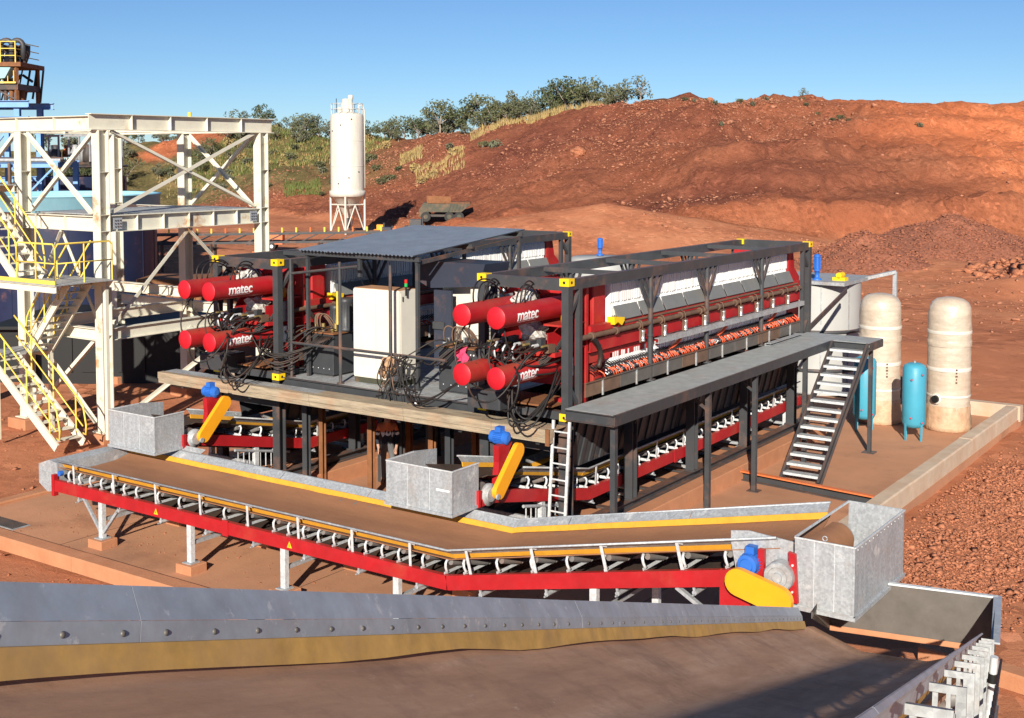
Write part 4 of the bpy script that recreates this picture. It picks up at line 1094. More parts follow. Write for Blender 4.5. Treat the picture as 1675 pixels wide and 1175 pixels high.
# belt
rows = []
for t_ in np.linspace(T0, 14.4, 74):
    row = []
    for c in np.linspace(.03, SW - .03, 25):
        x = abs(c - SW / 2) / (SW / 2); sag = -.215 - .24 * (1 - max(0, (x - .35) / .65)) if x > .35 else -.455
        rip = .012 * float(NZ.fbm(t_ * 1.6, c * 1.2, 3)) + .006 * math.sin(t_ * 5 + c * 2) * max(0, x - .3)
        row.append(S(t_, c, sag + rip))
    rows.append(row)
nb_ = MB().sheet(rows, thick=D3 * -.02).build('belt', 'belt_near', st)
at = nb_.data.attributes.new('along', 'FLOAT_VECTOR', 'POINT'); rel = []
for v in nb_.data.vertices:
    p = v.co + ORG[st] - A0; rel += [p.dot(D1), p.dot(D2), p.dot(D3)]
at.data.foreach_set('vector', rel)
bm_ = M['belt_near']; nt = bm_.node_tree; N = nt.nodes; L = nt.links; b_ = N['Principled BSDF']
av = N.new('ShaderNodeAttribute'); av.attribute_name = 'along'
def bn(scale, det, ro, st_, rot=0):
    mp = N.new('ShaderNodeMapping'); mp.inputs['Scale'].default_value = st_; mp.inputs['Rotation'].default_value = (0, 0, rot); L.new(av.outputs['Vector'], mp.inputs[0])
    n = N.new('ShaderNodeTexNoise'); n.inputs['Scale'].default_value = scale; n.inputs['Detail'].default_value = det; n.inputs['Roughness'].default_value = ro; L.new(mp.outputs[0], n.inputs['Vector']); return n.outputs[0]
def br(src, stops):
    r = N.new('ShaderNodeValToRGB'); e = r.color_ramp.elements
    while len(e) < len(stops): e.new(.5)
    for i, (p, c) in enumerate(stops): e[i].position = p; e[i].color = c + (1,)
    L.new(src, r.inputs[0]); return r.outputs[0]
def bx_(f, a, b, mode='MIX'):
    x = N.new('ShaderNodeMix'); x.data_type = 'RGBA'; x.blend_type = mode
    if isinstance(f, float): x.inputs[0].default_value = f
    else: L.new(f, x.inputs[0])
    for s_, v in ((6, a), (7, b)):
        if isinstance(v, tuple): x.inputs[s_].default_value = v + (1,)
        else: L.new(v, x.inputs[s_])
    return x.outputs[2]
c_ = br(bn(1.0, 8, .68, (.35, 3.2, 1)), [(.3, (.42, .235, .145)), (.5, (.58, .335, .21)), (.68, (.70, .44, .29))])
c_ = bx_(br(bn(1.6, 10, .75, (1.2, 1.6, 1), .5), [(.50, (0, 0, 0)), (.66, (.45, .45, .45))]), c_, (.27, .155, .105))
c_ = bx_(br(bn(7, 10, .8, (.5, 1.6, 1), .9), [(.60, (0, 0, 0)), (.68, (.75, .75, .75))]), c_, (.70, .50, .37))
L.new(c_, b_.inputs['Base Color'])
for l_ in list(b_.inputs['Normal'].links): L.remove(l_)
bp_ = N.new('ShaderNodeBump'); bp_.inputs['Strength'].default_value = .35; bp_.inputs['Distance'].default_value = .012; L.new(bn(2.2, 9, .7, (.5, 2.5, 1), .6), bp_.inputs['Height']); L.new(bp_.outputs[0], b_.inputs['Normal'])
MB().sheet([[S(t_, .2, -.95), S(t_, SW - .2, -.95)] for t_ in np.linspace(T0, 14, 20)], thick=D3 * -.015).build('return_belt', 'belt_black', st)
# stringers, idler frames
for c in (-.16, SW + .15):
    MB().chan(S(T0, c, -.72), S(14.2, c, -.72), .09, .22, .014, side=1).build('stringer', 'idler_near', st)
for i in range(12):
    t_ = -1.0 + i * 1.22
    m = MB()
    for c0, c1, s in ((-.01, -.14, -1), (SW + .01, SW + .125, 1)):
        m.bar(S(t_, c0, -.06), S(t_, c1, -.06), .075, .03, up=D3); m.bar(S(t_, c1, -.045), S(t_, c1, -.62), .06, .035, up=D2)
        m.bar(S(t_ + .04, c0 + .02 * s, -.07), S(t_ + .04, c0 + .02 * s, -.45), .04, .02, up=D2)
    m.bar(S(t_, -.14, -.62), S(t_, SW + .125, -.62), .08, .07, up=D3)
    o = m.build('idler_frame', 'idler_near', st)
    for a, b in (((SW * .32, -.53), (SW * .68, -.53)), ((SW * .70, -.525), (SW * .99, -.31)), ((SW * .30, -.525), (SW * .01, -.31))):
        MB().tube(S(t_ + .04, *a), S(t_ + .04, *b), .06, 12).build('roller', 'roller', o)
for i in range(7):
    t_ = -.5 + i * 2.3
    if i % 2 == 1:
        for c in (-.16, SW + .15):
            a = S(t_, c, -.83); MB().bar((a.x, a.y, G - .1), a, .12, .12).build('leg', 'galv', st)
# hazard rope / chain along the near side
m = MB(); q = [S(.5 + i * .12, SW + .21, -.28 - .02 * math.sin(i * 1.3)) for i in range(110)]; m.path(q, .012, 5); m.build('pull_cord', 'black', st)
# tail hopper
ZT = -.80
hp = [S(T1 + .02, 0, 0), S(T1 + .02, SW, 0)]
HL = 1.72
bl, br = Vector((6.93, -2.90, ZT)), Vector((8.10, -2.65, ZT))
dh = Vector((D1.x, D1.y, 0)).normalized()
nr = br - dh * 1.62; nl = br - D2 * SW - dh * 1.62; bl = br - D2 * SW
def wallp(a, b, za, zb, thick, nm='hopper_wall', mt='hopper_steel'):
    return MB().poly([(a.x, a.y, za), (b.x, b.y, zb), (b.x, b.y, ZT), (a.x, a.y, ZT)], thick).build(nm, mt, st)
zb0 = S(14.75, 0, -.45).z; zb1 = S(13.1, 0, -.45).z
wallp(bl, br, zb0 + .02, zb0 + .02, dh * .01)
wallp(nr, br, zb1 + .25, zb0, D2 * .01)
wallp(nl, bl, zb1 + .25, zb0, D2 * -.01)
MB().bar(bl - D2 * .02 + Vector((0, 0, .012)), br + D2 * .03 + Vector((0, 0, .012)), .07, .024).build('hopper_rim', 'galv_bright', st)
MB().bar(br + D2 * .025 + dh * .03 + Vector((0, 0, .012)), nr + D2 * .025 + Vector((0, 0, .012)), .10, .022).build('hopper_rim', 'skirt_steel', st)
MB().poly([bl + Vector((0, 0, zb0 - ZT + .05)) - dh * .02, br + Vector((0, 0, zb0 - ZT + .05)) - dh * .02, br + Vector((0, 0, zb0 - ZT - .0)) - dh * .045, bl + Vector((0, 0, zb0 - ZT - .0)) - dh * .045], (0, 0, .015)).build('rubber_seal', 'concrete_red', st)
MB().tube(S(14.55, .1, -.62), S(14.55, SW - .1, -.62), .17, 18).build('tail_pulley', 'roller', st)
for c, fz in ((0, G), (SW, G)):
    a = br - D2 * (SW - c) - dh * .3; MB().bar((a.x, a.y, G - .1), (a.x, a.y, zb0), .1, .1).build('leg', 'galv', st)
# white marker post beside the stacker
mp = thing('marker_post', 'slim white post with a black band standing right of the near idler frames', 'post', (9.60, -9.68, G))
MB().tube((9.48, -9.62, -1.6), (9.71, -9.70, 1.21), .028, 10).build('post', 'galv_bright', mp)
m = MB(); a, b = Vector((9.48, -9.62, -1.6)), Vector((9.71, -9.70, 1.21)); m.tube(a.lerp(b, .93), a.lerp(b, .955), .032, 10); m.build('band', 'black', mp)
MB().tube((9.48, -9.62, G - .1), (9.48, -9.62, -1.6), .05, 10).build('stand', 'galv_old', mp)


# ================================================================== WALKWAYS, STAIRS, PLATFORM
wk = thing('side_walkway', 'grey steel plate walkway along the right side of the right-hand press', 'walkway', (.53, 5.4, .1))
ys = [-.16, 2.0, 4.15, 6.3, 8.45, 10.62]
for a, b in zip(ys, ys[1:]):
    MB().box(.03, 1.03, a + .003, b - .003, .255, .27).build('deck_plate', 'deck_grey', wk)
MB().chan((1.035, -.16, .165), (1.035, 10.62, .165), .07, .2, .012, side=-1).build('edge_channel', 'charcoal_clean', wk)
MB().chan((.03, -.165, .165), (1.07, -.165, .165), .07, .2, .012, side=1).build('edge_channel', 'charcoal_clean', wk)
MB().box(.03, 1.98, 10.63, 11.65, .255, .27).build('landing_plate', 'deck_grey', wk)
m = MB(); m.chan((1.98, 10.63, .165), (1.98, 11.65, .165), .06, .19, .012, side=-1); m.chan((1.08, 10.63, .165), (1.98, 10.63, .165), .06, .19, .012, side=1); m.chan((.03, 11.65, .165), (1.98, 11.65, .165), .06, .19, .012, side=-1); m.build('edge_channel', 'charcoal_clean', wk)
for y in (.05, 3.9, 6.25, 9.2):
    c = MB().bar((.93, y, G), (.93, y, .06), .10, .10).build('post', 'charcoal', wk)
    MB().box(.80, 1.06, y - .13, y + .13, G, G + .02).build('base_plate', 'charcoal', c)
    if y > 1: MB().bar((.93, y, -.35), (.30, y, .04), .05, .05).build('knee_brace', 'charcoal', c)
for k in range(9):
    MB().bar((.05, .6 + k * 1.2, .2), (1.0, .6 + k * 1.2, .2), .06, .1).build('joist', 'charcoal', wk)
c = MB().bar((1.85, 11.2, G), (1.85, 11.2, .08), .09, .09).build('post', 'charcoal', wk); MB().box(1.7, 2.0, 11.05, 11.35, G, G + .02).build('base_plate', 'charcoal', c)
MB().chan((.14, 8.8, .31), (.14, 10.9, .31), .16, .06, .01).build('loose_channel', 'galv_old', wk, label='loose steel channel lying on the walkway')

sr = thing('steel_stair', 'grey steel stair with open treads leading up to the side walkway', 'stairs', (1.53, 8.9, G))
TOP, BOT = Vector((0, 10.62, .20)), Vector((0, 7.42, G + .02))
for x in (1.09, 1.97):
    m = MB(); a, b = Vector((x, TOP.y, TOP.z)), Vector((x, BOT.y, BOT.z)); m.chan(b, a, .06, .21, .012, side=1 if x > 1.5 else -1); m.build('stringer', 'charcoal_clean', sr)
    MB().box(x - .06, x + .06, 7.30, 7.52, G, G + .015).build('base_plate', 'charcoal', sr)
NT = 15
for i in range(NT):
    f = (i + .75) / (NT + .6); p = BOT.lerp(TOP, f)
    o = MB().box(1.12, 1.94, p.y - .13, p.y + .11, p.z + .03, p.z + .055).build('tread', 'galv_old', sr)
    MB().box(1.12, 1.94, p.y - .135, p.y - .125, p.z + .0, p.z + .057).build('nosing', 'galv_bright', o)

bw = thing('front_plank_walkway', 'long narrow walkway edged with weathered timber across the front of both presses', 'walkway', (-5, -.3, -.2))
X0, X1 = -10.6, -.02
seg = [X0, -8.3, -5.9, -3.4, -1.3, X1]
for i, (a, b) in enumerate(zip(seg, seg[1:])):
    MB().box(a + .004, b - .004, -.60, -.58 + .14, -.20, -.055 + .004 * (i % 2)).build('edge_board', 'timber', bw)
    MB().box(a + .004, b - .004, -.60 + .02, -.60 + .12, -.30, -.203).build('edge_board', 'timber', bw)
    MB().box(a + .004, b - .004, -.432, -.06, -.085, -.065).build('deck_plate', 'galv_old' if i < 2 else 'timber', bw)
for x in (-9.9, -7.75, -5.5, -3.6, -2.1, -.35):
    MB().bar((x, -.5, -.34), (x, .05, -.12), .07, .07).build('bracket', 'charcoal', bw)
MB().box(-.1, -.02, -.62, -.585, -.34, -.04).build('end_cap', 'rusty', bw)
ld = thing('access_ladder', 'galvanised ladder standing at the near corner of the right-hand frame', 'ladder', (.1, -.55, G))
for x in (-.06, .28):
    MB().bar((x, -.62, G), (x, -.40, .1), .05, .03).build('stile', 'galv_bright', ld)
for i in range(9):
    f = (i + .6) / 9.3; p = Vector((0, -.62, G)).lerp(Vector((0, -.40, .1)), f)
    MB().tube((-.04, p.y, p.z), (.26, p.y, p.z), .017, 8).build('rung', 'galv_bright', ld)

# ---- machine platform between the two frames
pf = thing('machine_platform', 'dark steel machine platform between the two press frames', 'platform', (-4.7, 2, 0))
for a, b in ((-7.30, -5.6), (-5.6, -3.9), (-3.9, -2.08)):
    MB().box(a + .004, b - .004, .12, 5.4, .035, .05).build('deck_plate', 'galv_old', pf)
MB().chan((-7.3, .09, -.04), (-2.08, .09, -.04), .08, .2, .014, side=1).build('edge_channel', 'charcoal_clean', pf)
MB().chan((-7.3, 5.4, -.04), (-2.08, 5.4, -.04), .08, .2, .014, side=-1).build('edge_channel', 'charcoal_clean', pf)
for y in (1.3, 2.6, 3.9):
    MB().ibeam((-7.3, y, -.06), (-2.08, y, -.06), .12, .18, .015).build('joist', 'charcoal', pf)
for x, y in ((-7.05, 1.0), (-5.62, 1.0), (-3.95, 1.0), (-2.45, 1.0), (-6.2, 3.0), (-4.75, 3.6), (-3.2, 3.4)):
    MB().ibeam((x, y, G), (x, y, -.15), .12, .12, .014, up=(0, 1, 0)).build('column', 'rusty', pf)
for x, y in ((-6.35, 2.2), (-5.95, 2.4), (-5.2, 2.5), (-3.3, 2.0), (-2.6, 4.6), (-6.8, 4.8), (-4.3, 5.2), (-6.9, .35), (-3.0, .35), (-5.1, 5.3)):
    MB().ibeam((x, y, G), (x, y, -.15), .13, .13, .014, up=(0, 1, 0)).build('column', 'charcoal', pf)
rn = thing('platform_railing', 'grey pipe railing with posts along the front of the machine platform', 'railing', (-5.5, .3, .05))
for x in (-7.22, -5.80, -4.42):
    MB().tube((x, .25, .05), (x, .25, 2.62), .035, 10).build('post', 'charcoal', rn)
    MB().tube((x, .25, .05), (x, .25, .07), .08, 10).build('foot_flange', 'charcoal', rn)
for a, b in ((-7.22, -5.80), (-5.80, -4.42), (-4.42, -3.0)):
    MB().tube((a, .25, .80), (b, .25, .80), .032, 8).build('rail', 'charcoal', rn)
MB().tube((-7.22, .25, 2.3), (-5.3, .25, 2.55), .03, 8).build('rail', 'charcoal', rn)
MB().bar((-5.87, .26, 1.3), (-5.87, .26, 2.0), .03, .05).build('tape_strip', 'rail_yellow', rn)

cn = thing('canopy', 'dark corrugated steel canopy roof over the machine platform', 'canopy', (-5.5, 2.4, 2.6))
RA, RB = (-7.05, .35, 2.80), (-7.05, 4.35, 3.14)
ncor = 5
for k in range(4):
    x0 = -7.1 + k * .80; rows = [[], []]
    for i in range(41):
        x = x0 + .815 * i / 40; ph = (i / 40 * 8) % 1; dz = .028 if ph < .35 else (.028 * (1 - (ph - .35) / .15) if ph < .5 else (0 if ph < .85 else .028 * (ph - .85) / .15))
        rows[0].append((x, .35 - .03 * (k % 2), 2.80 + dz + .004 * k)); rows[1].append((x, 4.35, 3.14 + dz + .004 * k))
    MB().sheet(rows, smooth=False, thick=(0, 0, -.006)).build('roof_sheet', 'roof_sheet', cn)
for y, z in ((.5, 2.74), (2.3, 2.90), (4.2, 3.06)):
    MB().bar((-7.1, y, z), (-3.85, y, z), .06, .09).build('purlin', 'charcoal', cn)
for x in (-7.0, -5.5, -3.95):
    for y, z in ((.55, 2.69), (4.2, 3.01)):
        MB().bar((x, y, .05 if abs(x + 5.5) > .1 or y > 1 else 2.3), (x, y, z), .07, .07).build('post', 'charcoal', cn)
    MB().bar((x, .5, 2.66), (x, 4.3, 2.98), .06, .08).build('rafter', 'charcoal', cn)

def cabinet(label, x0, x1, y0, y1, z0, z1, doors=2):
    t = thing('electrical_cabinet', label, 'cabinet', ((x0 + x1) / 2, (y0 + y1) / 2, z0))
    MB().cbox(x0, x1, y0, y1, z0 + .12, z1, .01).build('body', 'cabinet', t)
    MB().box(x0 + .01, x1 - .01, y0 + .01, y1 - .01, z0, z0 + .119).build('plinth', 'olive', t)
    MB().box(x0 + .02, x1 - .02, y0 + .02, y1 - .02, z1 + .001, z1 + .012).build('dust_layer', 'cabinet_top', t, label='red dust lying on the cabinet roof')
    w = (x1 - x0) / doors
    for k in range(doors):
        d = MB().box(x0 + k * w + .006, x0 + (k + 1) * w - .006, y0 - .012, y0 - .001, z0 + .14, z1 - .02).build('door', 'cabinet', t)
    MB().box(x1 + .001, x1 + .01, y0 + .05, y1 - .05, z0 + .2, z1 - .05).build('side_panel', 'cabinet', t)
    MB().box(x1 + .011, x1 + .03, y0 + .09, y0 + .11, z1 - .22, z1 - .12).build('lock', 'charcoal', t)
    return t
cb = cabinet('tall cream electrical cabinet with dusty top behind the platform railing', -5.75, -4.50, .62, 1.20, .05, 2.05)
m = MB(); p = (-4.42, .75, 1.95)
st_l = thing('signal_light', 'small stacked red and green signal light on the cream cabinet', 'signal light', p)
MB().tube(p, (p[0], p[1], 2.14), .02, 8).build('stem', 'black', st_l)
MB().tube((p[0], p[1], 2.14), (p[0], p[1], 2.21), .035, 10).build('lens', 'lamp_green', st_l, label='green lens')
MB().tube((p[0], p[1], 2.215), (p[0], p[1], 2.29), .035, 10).build('lens', 'lamp_red', st_l, label='red lens')
c2 = cabinet('second cream cabinet with louvred air unit behind the dark hood', -4.35, -3.45, 1.9, 2.5, .05, 2.15, 1)
a = thing('louvred_air_unit', 'white louvred air unit hung beside the second cream cabinet', 'air unit', (-3.25, 1.9, 1.2))
MB().cbox(-3.42, -3.08, 1.62, 2.2, 1.12, 2.12, .015).build('housing', 'cabinet', a)
for i in range(11):
    MB().box(-3.085, -3.062, 1.68, 2.14, 1.2 + i * .08, 1.24 + i * .08).build('louvre', 'galv_old', a)
m = MB(); m.poly([(-3.42, 1.62, 1.1), (-3.08, 1.62, 1.1), (-3.08, 1.62, .7), (-3.3, 1.62, .7)], (0, .5, 0)); m.build('duct', 'cabinet', a)
hd = thing('dark_hood', 'dark navy steel hood over the equipment behind the cream cabinet', 'hood', (-4.0, 1.8, 2.2))
m = MB(); m.poly([(-4.72, 1.5, 2.62), (-4.72, 1.5, 2.2), (-4.4, 1.5, 2.05), (-3.1, 1.5, 2.15), (-2.95, 1.5, 2.62)], (0, .9, 0)); m.build('hood_body', 'navy_panel', hd)
MB().box(-4.28, -3.82, 1.50, 1.56, .35, 2.02).build('skirt_sheet', 'navy_panel', hd); MB().box(-4.28, -3.98, 1.45, 1.5, 1.2, 1.35).build('latch_plate', 'charcoal', hd)

def hpu(x0, x1, y0, y1, label, motors):
    t = thing('hydraulic_power_unit', label, 'power unit', ((x0 + x1) / 2, (y0 + y1) / 2, .05), 'hydraulic power units on the platform')
    z1 = .98
    MB().cbox(x0, x1, y0, y1, .1, z1, .012).build('oil_tank', 'charcoal_clean', t)
    MB().box(x0 - .04, x1 + .04, y0 - .04, y1 + .04, z1 + .001, z1 + .03).build('tank_lid', 'rusty', t)
    MB().box(x0 + .05, x1 - .05, y0 + .05, y1 - .05, .05, .099).build('skid', 'charcoal', t)
    for k in range(5):
        MB().lathe([(.012, 0), (.001, .008)], 8, (x0 + .12 + k * (x1 - x0 - .24) / 4, y0 - .001, .22), (0, -1, 0)).build('bolt', 'galv_bright', t)
    MB().box(x1 - .2, x1 - .1, y0 - .005, y0 - .001, z1 - .12, z1 - .09).build('name_plate', 'mark_white', t)
    for mx, my, r, h in motors:
        pr_ = [(.001, z1 + .03), (r * 1.1, z1 + .03), (r * 1.1, z1 + .07)]
        n = 20
        o = MB(); o.lathe([(.001, 0), (r * 1.12, 0), (r * 1.12, .05), (r, .07), (r, h - .1), (r * 1.02, h - .09), (r * 1.02, h - .02), (r * .8, h), (.001, h)], 22, (mx, my, z1 + .03)); mo = o.build('pump_motor', 'charcoal_clean', t)
        m = MB()
        for k in range(18):
            a_ = 2 * math.pi * k / 18; c, s = math.cos(a_), math.sin(a_); m.bar((mx + c * r, my + s * r, z1 + .12), (mx + c * r, my + s * r, z1 + h - .1), .012, .03, up=(c, s, 0))
        m.build('cooling_fins', 'charcoal_clean', mo)
    q = random.Random(int(-x0 * 10))
    for k in range(16):
        x, y = q.uniform(x0 + .03, x1 - .1), q.uniform(y0 + .02, y0 + .35)
        MB().tube((x, y, z1 + .03), (x, y, z1 + q.uniform(.08, .22)), q.uniform(.02, .045), 8).build('valve', q.choice(('rust_pipe', 'brass', 'charcoal', 'galv')), t)
    for k in range(9):
        x = q.uniform(x0, x1); m = MB(); m.path(bez((x, y0 + .1, z1 + .1), (x - .1, y0 - .25, z1 + .3), (x - .5, y0 - .5, z1 - .1 - .05 * k), (x - q.uniform(.6, 1.1), y0 - q.uniform(.1, .6), z1 - .35 + .1 * q.random()), 14), .013, 6); m.build('hose', 'hose', t)
    for k in range(6):
        x = q.uniform(x0, x0 + .5); m = MB(); m.path(bez((x, y0 + .15, z1 + .05), (x - .1, y0 + .1, z1 + .5), (x + .15, y0 + .2, z1 + .55), (x + .3, y0 + .35, z1 + .05), 12), .015, 6); m.build('hose', 'rust_pipe', t)
    return t
hpu(-7.30, -6.42, .70, 1.55, 'dark hydraulic power unit with two finned motors beside the left-hand press', ((-6.75, 1.15, .13, .56), (-6.50, 1.2, .17, .72)))
hpu(-3.55, -2.55, .72, 1.5, 'dark hydraulic power unit with a pink rag beside the right-hand press', ())
rg = thing('pink_rag', 'bright pink rag hanging on the right-hand power unit', 'rag', (-2.75, .66, .9))
m = MB(); rows = [[(-3.02 + .03 * i + .03 * math.sin(j * 1.4 + i), .66 - .05 * math.sin(i * 1.7 + j * .9) - .02 * j / 3, 1.04 - .04 * j - .09 * abs(i - 3.3 + math.sin(j)) / 4 * (j / 7)) for i in range(9)] for j in range(8)]
m.sheet(rows, thick=(0, .012, 0)); m.build('cloth', 'rag_pink', rg)
# hoses across the platform from the power units
db = thing('cable_bundle', 'tangled heap of brown cables and hoses hanging off the platform edge right of the cabinet', 'cable bundle', (-4.3, .1, .3))
q = random.Random(44)
lump((-4.38, .12, .66), .15, .1, .12, 7).build('rag', 'rag_tan', db); lump((-4.22, .08, .52), .1, .1, .1, 9).build('rag', 'rag_tan', db); lump((-4.45, .06, .45), .09, .09, .12, 11).build('rag', 'rag_tan', db)
for k in range(26):
    x = -4.42 + q.random() * .7
    m = MB(); m.path(bez((x, .18, .75 + q.uniform(-.1, .1)), (x + q.uniform(-.5, .4), q.uniform(-.25, .1), q.uniform(.4, .95)), (x + q.uniform(-.4, .4), -.2, q.uniform(-.1, .5)), (x + q.uniform(-.3, .6), q.uniform(-.15, .15), q.uniform(-.35, .6)), 12), q.choice((.008, .011, .015)), 6); m.build('cable', q.choice(('hose', 'hose', 'hose', 'hose', 'hose', 'rust_pipe')), db)
for k in range(4):
    m = MB(); m.path(bez((-4.0 + .1 * k, .1, .45), (-3.4 + q.uniform(-.3, .3), -.5, -.1 - .08 * k), (-2.8 + q.uniform(-.3, .3), -.7, q.uniform(-.2, .3)), (-2.2 + .15 * k, -.5, .55 + .08 * k), 16), q.uniform(.012, .018), 6); m.build('hose', 'hose', db)
MB().tube((-3.62, -.05, -.25), (-3.50, -.05, -.0), .028, 8).build('hose_end', 'mark_white', db, label='white hose end fitting')
for k in range(9):
    m = MB(); e = q.uniform(-.25, .25); m.path(bez((-7.6 - q.random() * .3, -.35 + .05 * k, 1.15 - .06 * k), (-7.45 + q.uniform(-.2, .2), -.5, .4 + e), (-7.0, -.25, .25 + e), (-6.75 + .05 * k, .62, .95), 16), .014, 6); m.build('hose', 'hose', db)

# ---- tanks on the right
def wrapped_tank(x, y, label, r=.56, h=3.58, seed=1):
    t = thing('wrapped_tank', label, 'tank', (x, y, G), 'plastic wrapped tanks')
    def wob(a, j): return .012 * math.sin(3 * a + j * 1.7 + seed) + .010 * math.sin(11 * a + j * 2.3 * seed)
    prof = [(r * .98, .0), (r * 1.05, .03), (r * 1.02, .18), (r * .99, .35), (r, .55)] + [(r * (1 + .004 * math.sin(i * 2.1)), .55 + i * .22) for i in range(1, 12)] + [(r * .99, h - .42), (r * .95, h - .26), (r * .84, h - .13), (r * .62, h - .04), (r * .3, h), (.001, h + .01)]
    MB().lathe(prof, 48, (x, y, G), wob=wob).build('shell', 'wrap', t)
    MB().lathe([(r * 1.0, 0), (r * 1.09, .02), (r * 1.07, .12), (r * 1.05, .3), (r * 1.035, .5), (r * 1.03, .66), (r * 1.0, .68)], 48, (x, y, G), wob=lambda a, j: .022 * math.sin(9 * a + j * 2.2 + seed) + .02 * math.sin(17 * a + j)).build('wrap_skirt', 'wrap_low', t, label='crumpled tan wrap round the foot')
    for z, hh, m_ in ((1.62, .10, 'wrap_band'), (2.28, .16, 'wrap'), (2.62, .09, 'wrap_band'), (.92, .06, 'wrap_band')):
        MB().lathe([(r * 1.02, z), (r * 1.026, z + .01), (r * 1.026, z + hh - .01), (r * 1.02, z + hh)], 40, (x, y, G), wob=lambda a, j: .008 * math.sin(4 * a + z)).build('wrap_band', m_, t)
    q = (Vector((CAM.x - x, CAM.y - y, 0))).normalized(); ang = math.atan2(q.y, q.x) + (-.55 if seed == 1 else -.5)
    d = Vector((math.cos(ang), math.sin(ang), 0)); c = Vector((x, y, G + .88)) + d * (r * .98)
    MB().tube(c, c + d * .12, .1, 18).build('outlet_pipe', 'black', t)
    MB().lathe([(.11, 0), (.15, 0), (.15, .03), (.11, .03)], 18, c + d * .02, d).build('outlet_flange', 'wrap_band', t)
    ang2 = math.atan2(q.y, q.x) + .35; d2 = Vector((math.cos(ang2), math.sin(ang2), 0)); side = Vector((-d2.y, d2.x, 0))
    m = MB(); c2 = Vector((x, y, G + 1.35)) + d2 * (r * 1.035)
    for k in range(5):
        z = k * .085; w_ = (.05, .03, .06, .04, .05)[k]
        m.bar(c2 + Vector((0, 0, z)) - side * w_ / 2, c2 + Vector((0, 0, z)) + side * w_ / 2, .008, .045)
    m.build('stencil_mark', 'stain', t, label='faded dark stencil mark')
    return t
TK = [(.86, 14.95), (2.70, 15.1)]
wrapped_tank(*TK[0], 'tan plastic-wrapped tank behind the pair of blue air receivers, nearer the stairs', seed=2)
wrapped_tank(*TK[1], 'tan plastic-wrapped tank nearest the bund wall at right', seed=1)
def receiver(x, y, label, r=.285):
    t = thing('air_receiver', label, 'air tank', (x, y, G), 'blue air receivers')
    h0, h1 = .30, 2.02
    MB().lathe([(.001, h0), (r * .5, h0 + .02), (r * .85, h0 + .07), (r, h0 + .16), (r, h1 - .14), (r * .86, h1 - .06), (r * .5, h1 - .01), (.001, h1)], 36, (x, y, G)).build('vessel', 'cyan_tank', t)
    for a in (R(-120), R(-30), R(60), R(150)):
        c, s = math.cos(a), math.sin(a); o = MB().bar((x + c * r * .9, y + s * r * .9, G), (x + c * r * .97, y + s * r * .97, G + .62), .06, .02, up=(c, s, 0)).build('leg', 'cyan_tank', t)
    q = math.atan2(CAM.y - y, CAM.x - x)
    for z, da in ((.62, .05), (1.62, .05), (.5, .9), (1.75, .9)):
        d = Vector((math.cos(q + da - .25), math.sin(q + da - .25), 0)); c = Vector((x, y, G + z)) + d * r * .97; o = MB().tube(c, c + d * .05, .035, 10).build('nozzle', 'cyan_tank', t)
        MB().tube(c + d * .051, c + d * .056, .024, 10).build('plug', 'red_face', o)
    MB().tube((x, y, G + h1 - .01), (x, y, G + h1 + .05), .03, 8).build('safety_valve', 'galv_old', t)
    return t
receiver(2.33, 13.25, 'cyan blue upright air receiver standing free in front of the wrapped tanks', .30)
receiver(.92, 13.55, 'cyan blue upright air receiver half hidden behind the stair', .30)

tk = thing('steel_tank', 'pale steel tank with platform on top behind the far end of the right-hand press', 'tank', (-2.36, 18.7, G))
TX, TY, TR, TZ = -2.36, 18.7, 1.32, .88
MB().lathe([(TR, 0), (TR, TZ - G)], 56, (TX, TY, G)).build('shell', 'tank_steel', tk)
for z in (.7, 1.9):
    MB().lathe([(TR + .004, z), (TR + .05, z + .02), (TR + .05, z + .1), (TR + .004, z + .12)], 56, (TX, TY, G)).build('hoop', 'charcoal', tk)
for k in range(3):
    a = R(-105 + 40 * k); c, s = math.cos(a), math.sin(a); MB().bar((TX + c * (TR + .01), TY + s * (TR + .01), G), (TX + c * (TR + .01), TY + s * (TR + .01), TZ), .05, .02, up=(c, s, 0)).build('stave', 'galv_old', tk)
MB().box(TX - 1.4, TX + 1.35, TY - 1.4, TY + 1.4, TZ + .02, TZ + .12).build('top_platform', 'galv_old', tk)
MB().bar((TX + 1.2, TY + .75, TZ + .07), (TX + 2.0, TY + 1.4, TZ + .28), .18, .10).build('pipe_tray', 'galv_old', tk)
MB().bar((TX + 2.0, TY + 1.4, TZ + .28), (TX + 2.0, TY + 1.4, TZ - .7), .12, .09).build('pipe_tray', 'galv', tk)
MB().bar((TX + 2.0, TY + 1.4, G), (TX + 2.0, TY + 1.4, TZ - .7), .1, .08).build('tray_post', 'galv', tk)
MB().bar((-.25, 12.5, .25), (-.7, 16.6, .86), .05, .14).build('gangway_stringer', 'charcoal', tk)
def bluepump(x, y, z, label, h=.9):
    t = thing('blue_mixer_drive', label, 'mixer drive', (x, y, z))
    motor(t, (x, y, z + .25), (0, 0, 1), .11, h * .55)
    MB().lathe([(.14, 0), (.14, .04), (.07, .06), (.07, .22), (.11, .25)], 16, (x, y, z)).build('lantern', 'blue_motor', t)
    return t
bluepump(TX + .3, TY - .9, TZ + .12, 'blue mixer drive on top of the pale steel tank', 1.0)
bluepump(-11.1, 19.95, 1.2, 'blue mixer drive standing up between the two press frames', .7)
t = thing('yellow_hoist', 'small yellow hoist on the steel tank platform', 'hoist', (TX + .9, TY - .6, TZ + .12)); m = MB(); m.box(TX + .75, TX + 1.15, TY - .8, TY - .5, TZ + .12, TZ + .22); m.tube((TX + .95, TY - .8, TZ + .28), (TX + .95, TY - .45, TZ + .28), .09, 12); m.build('drum', 'cast_yellow', t)
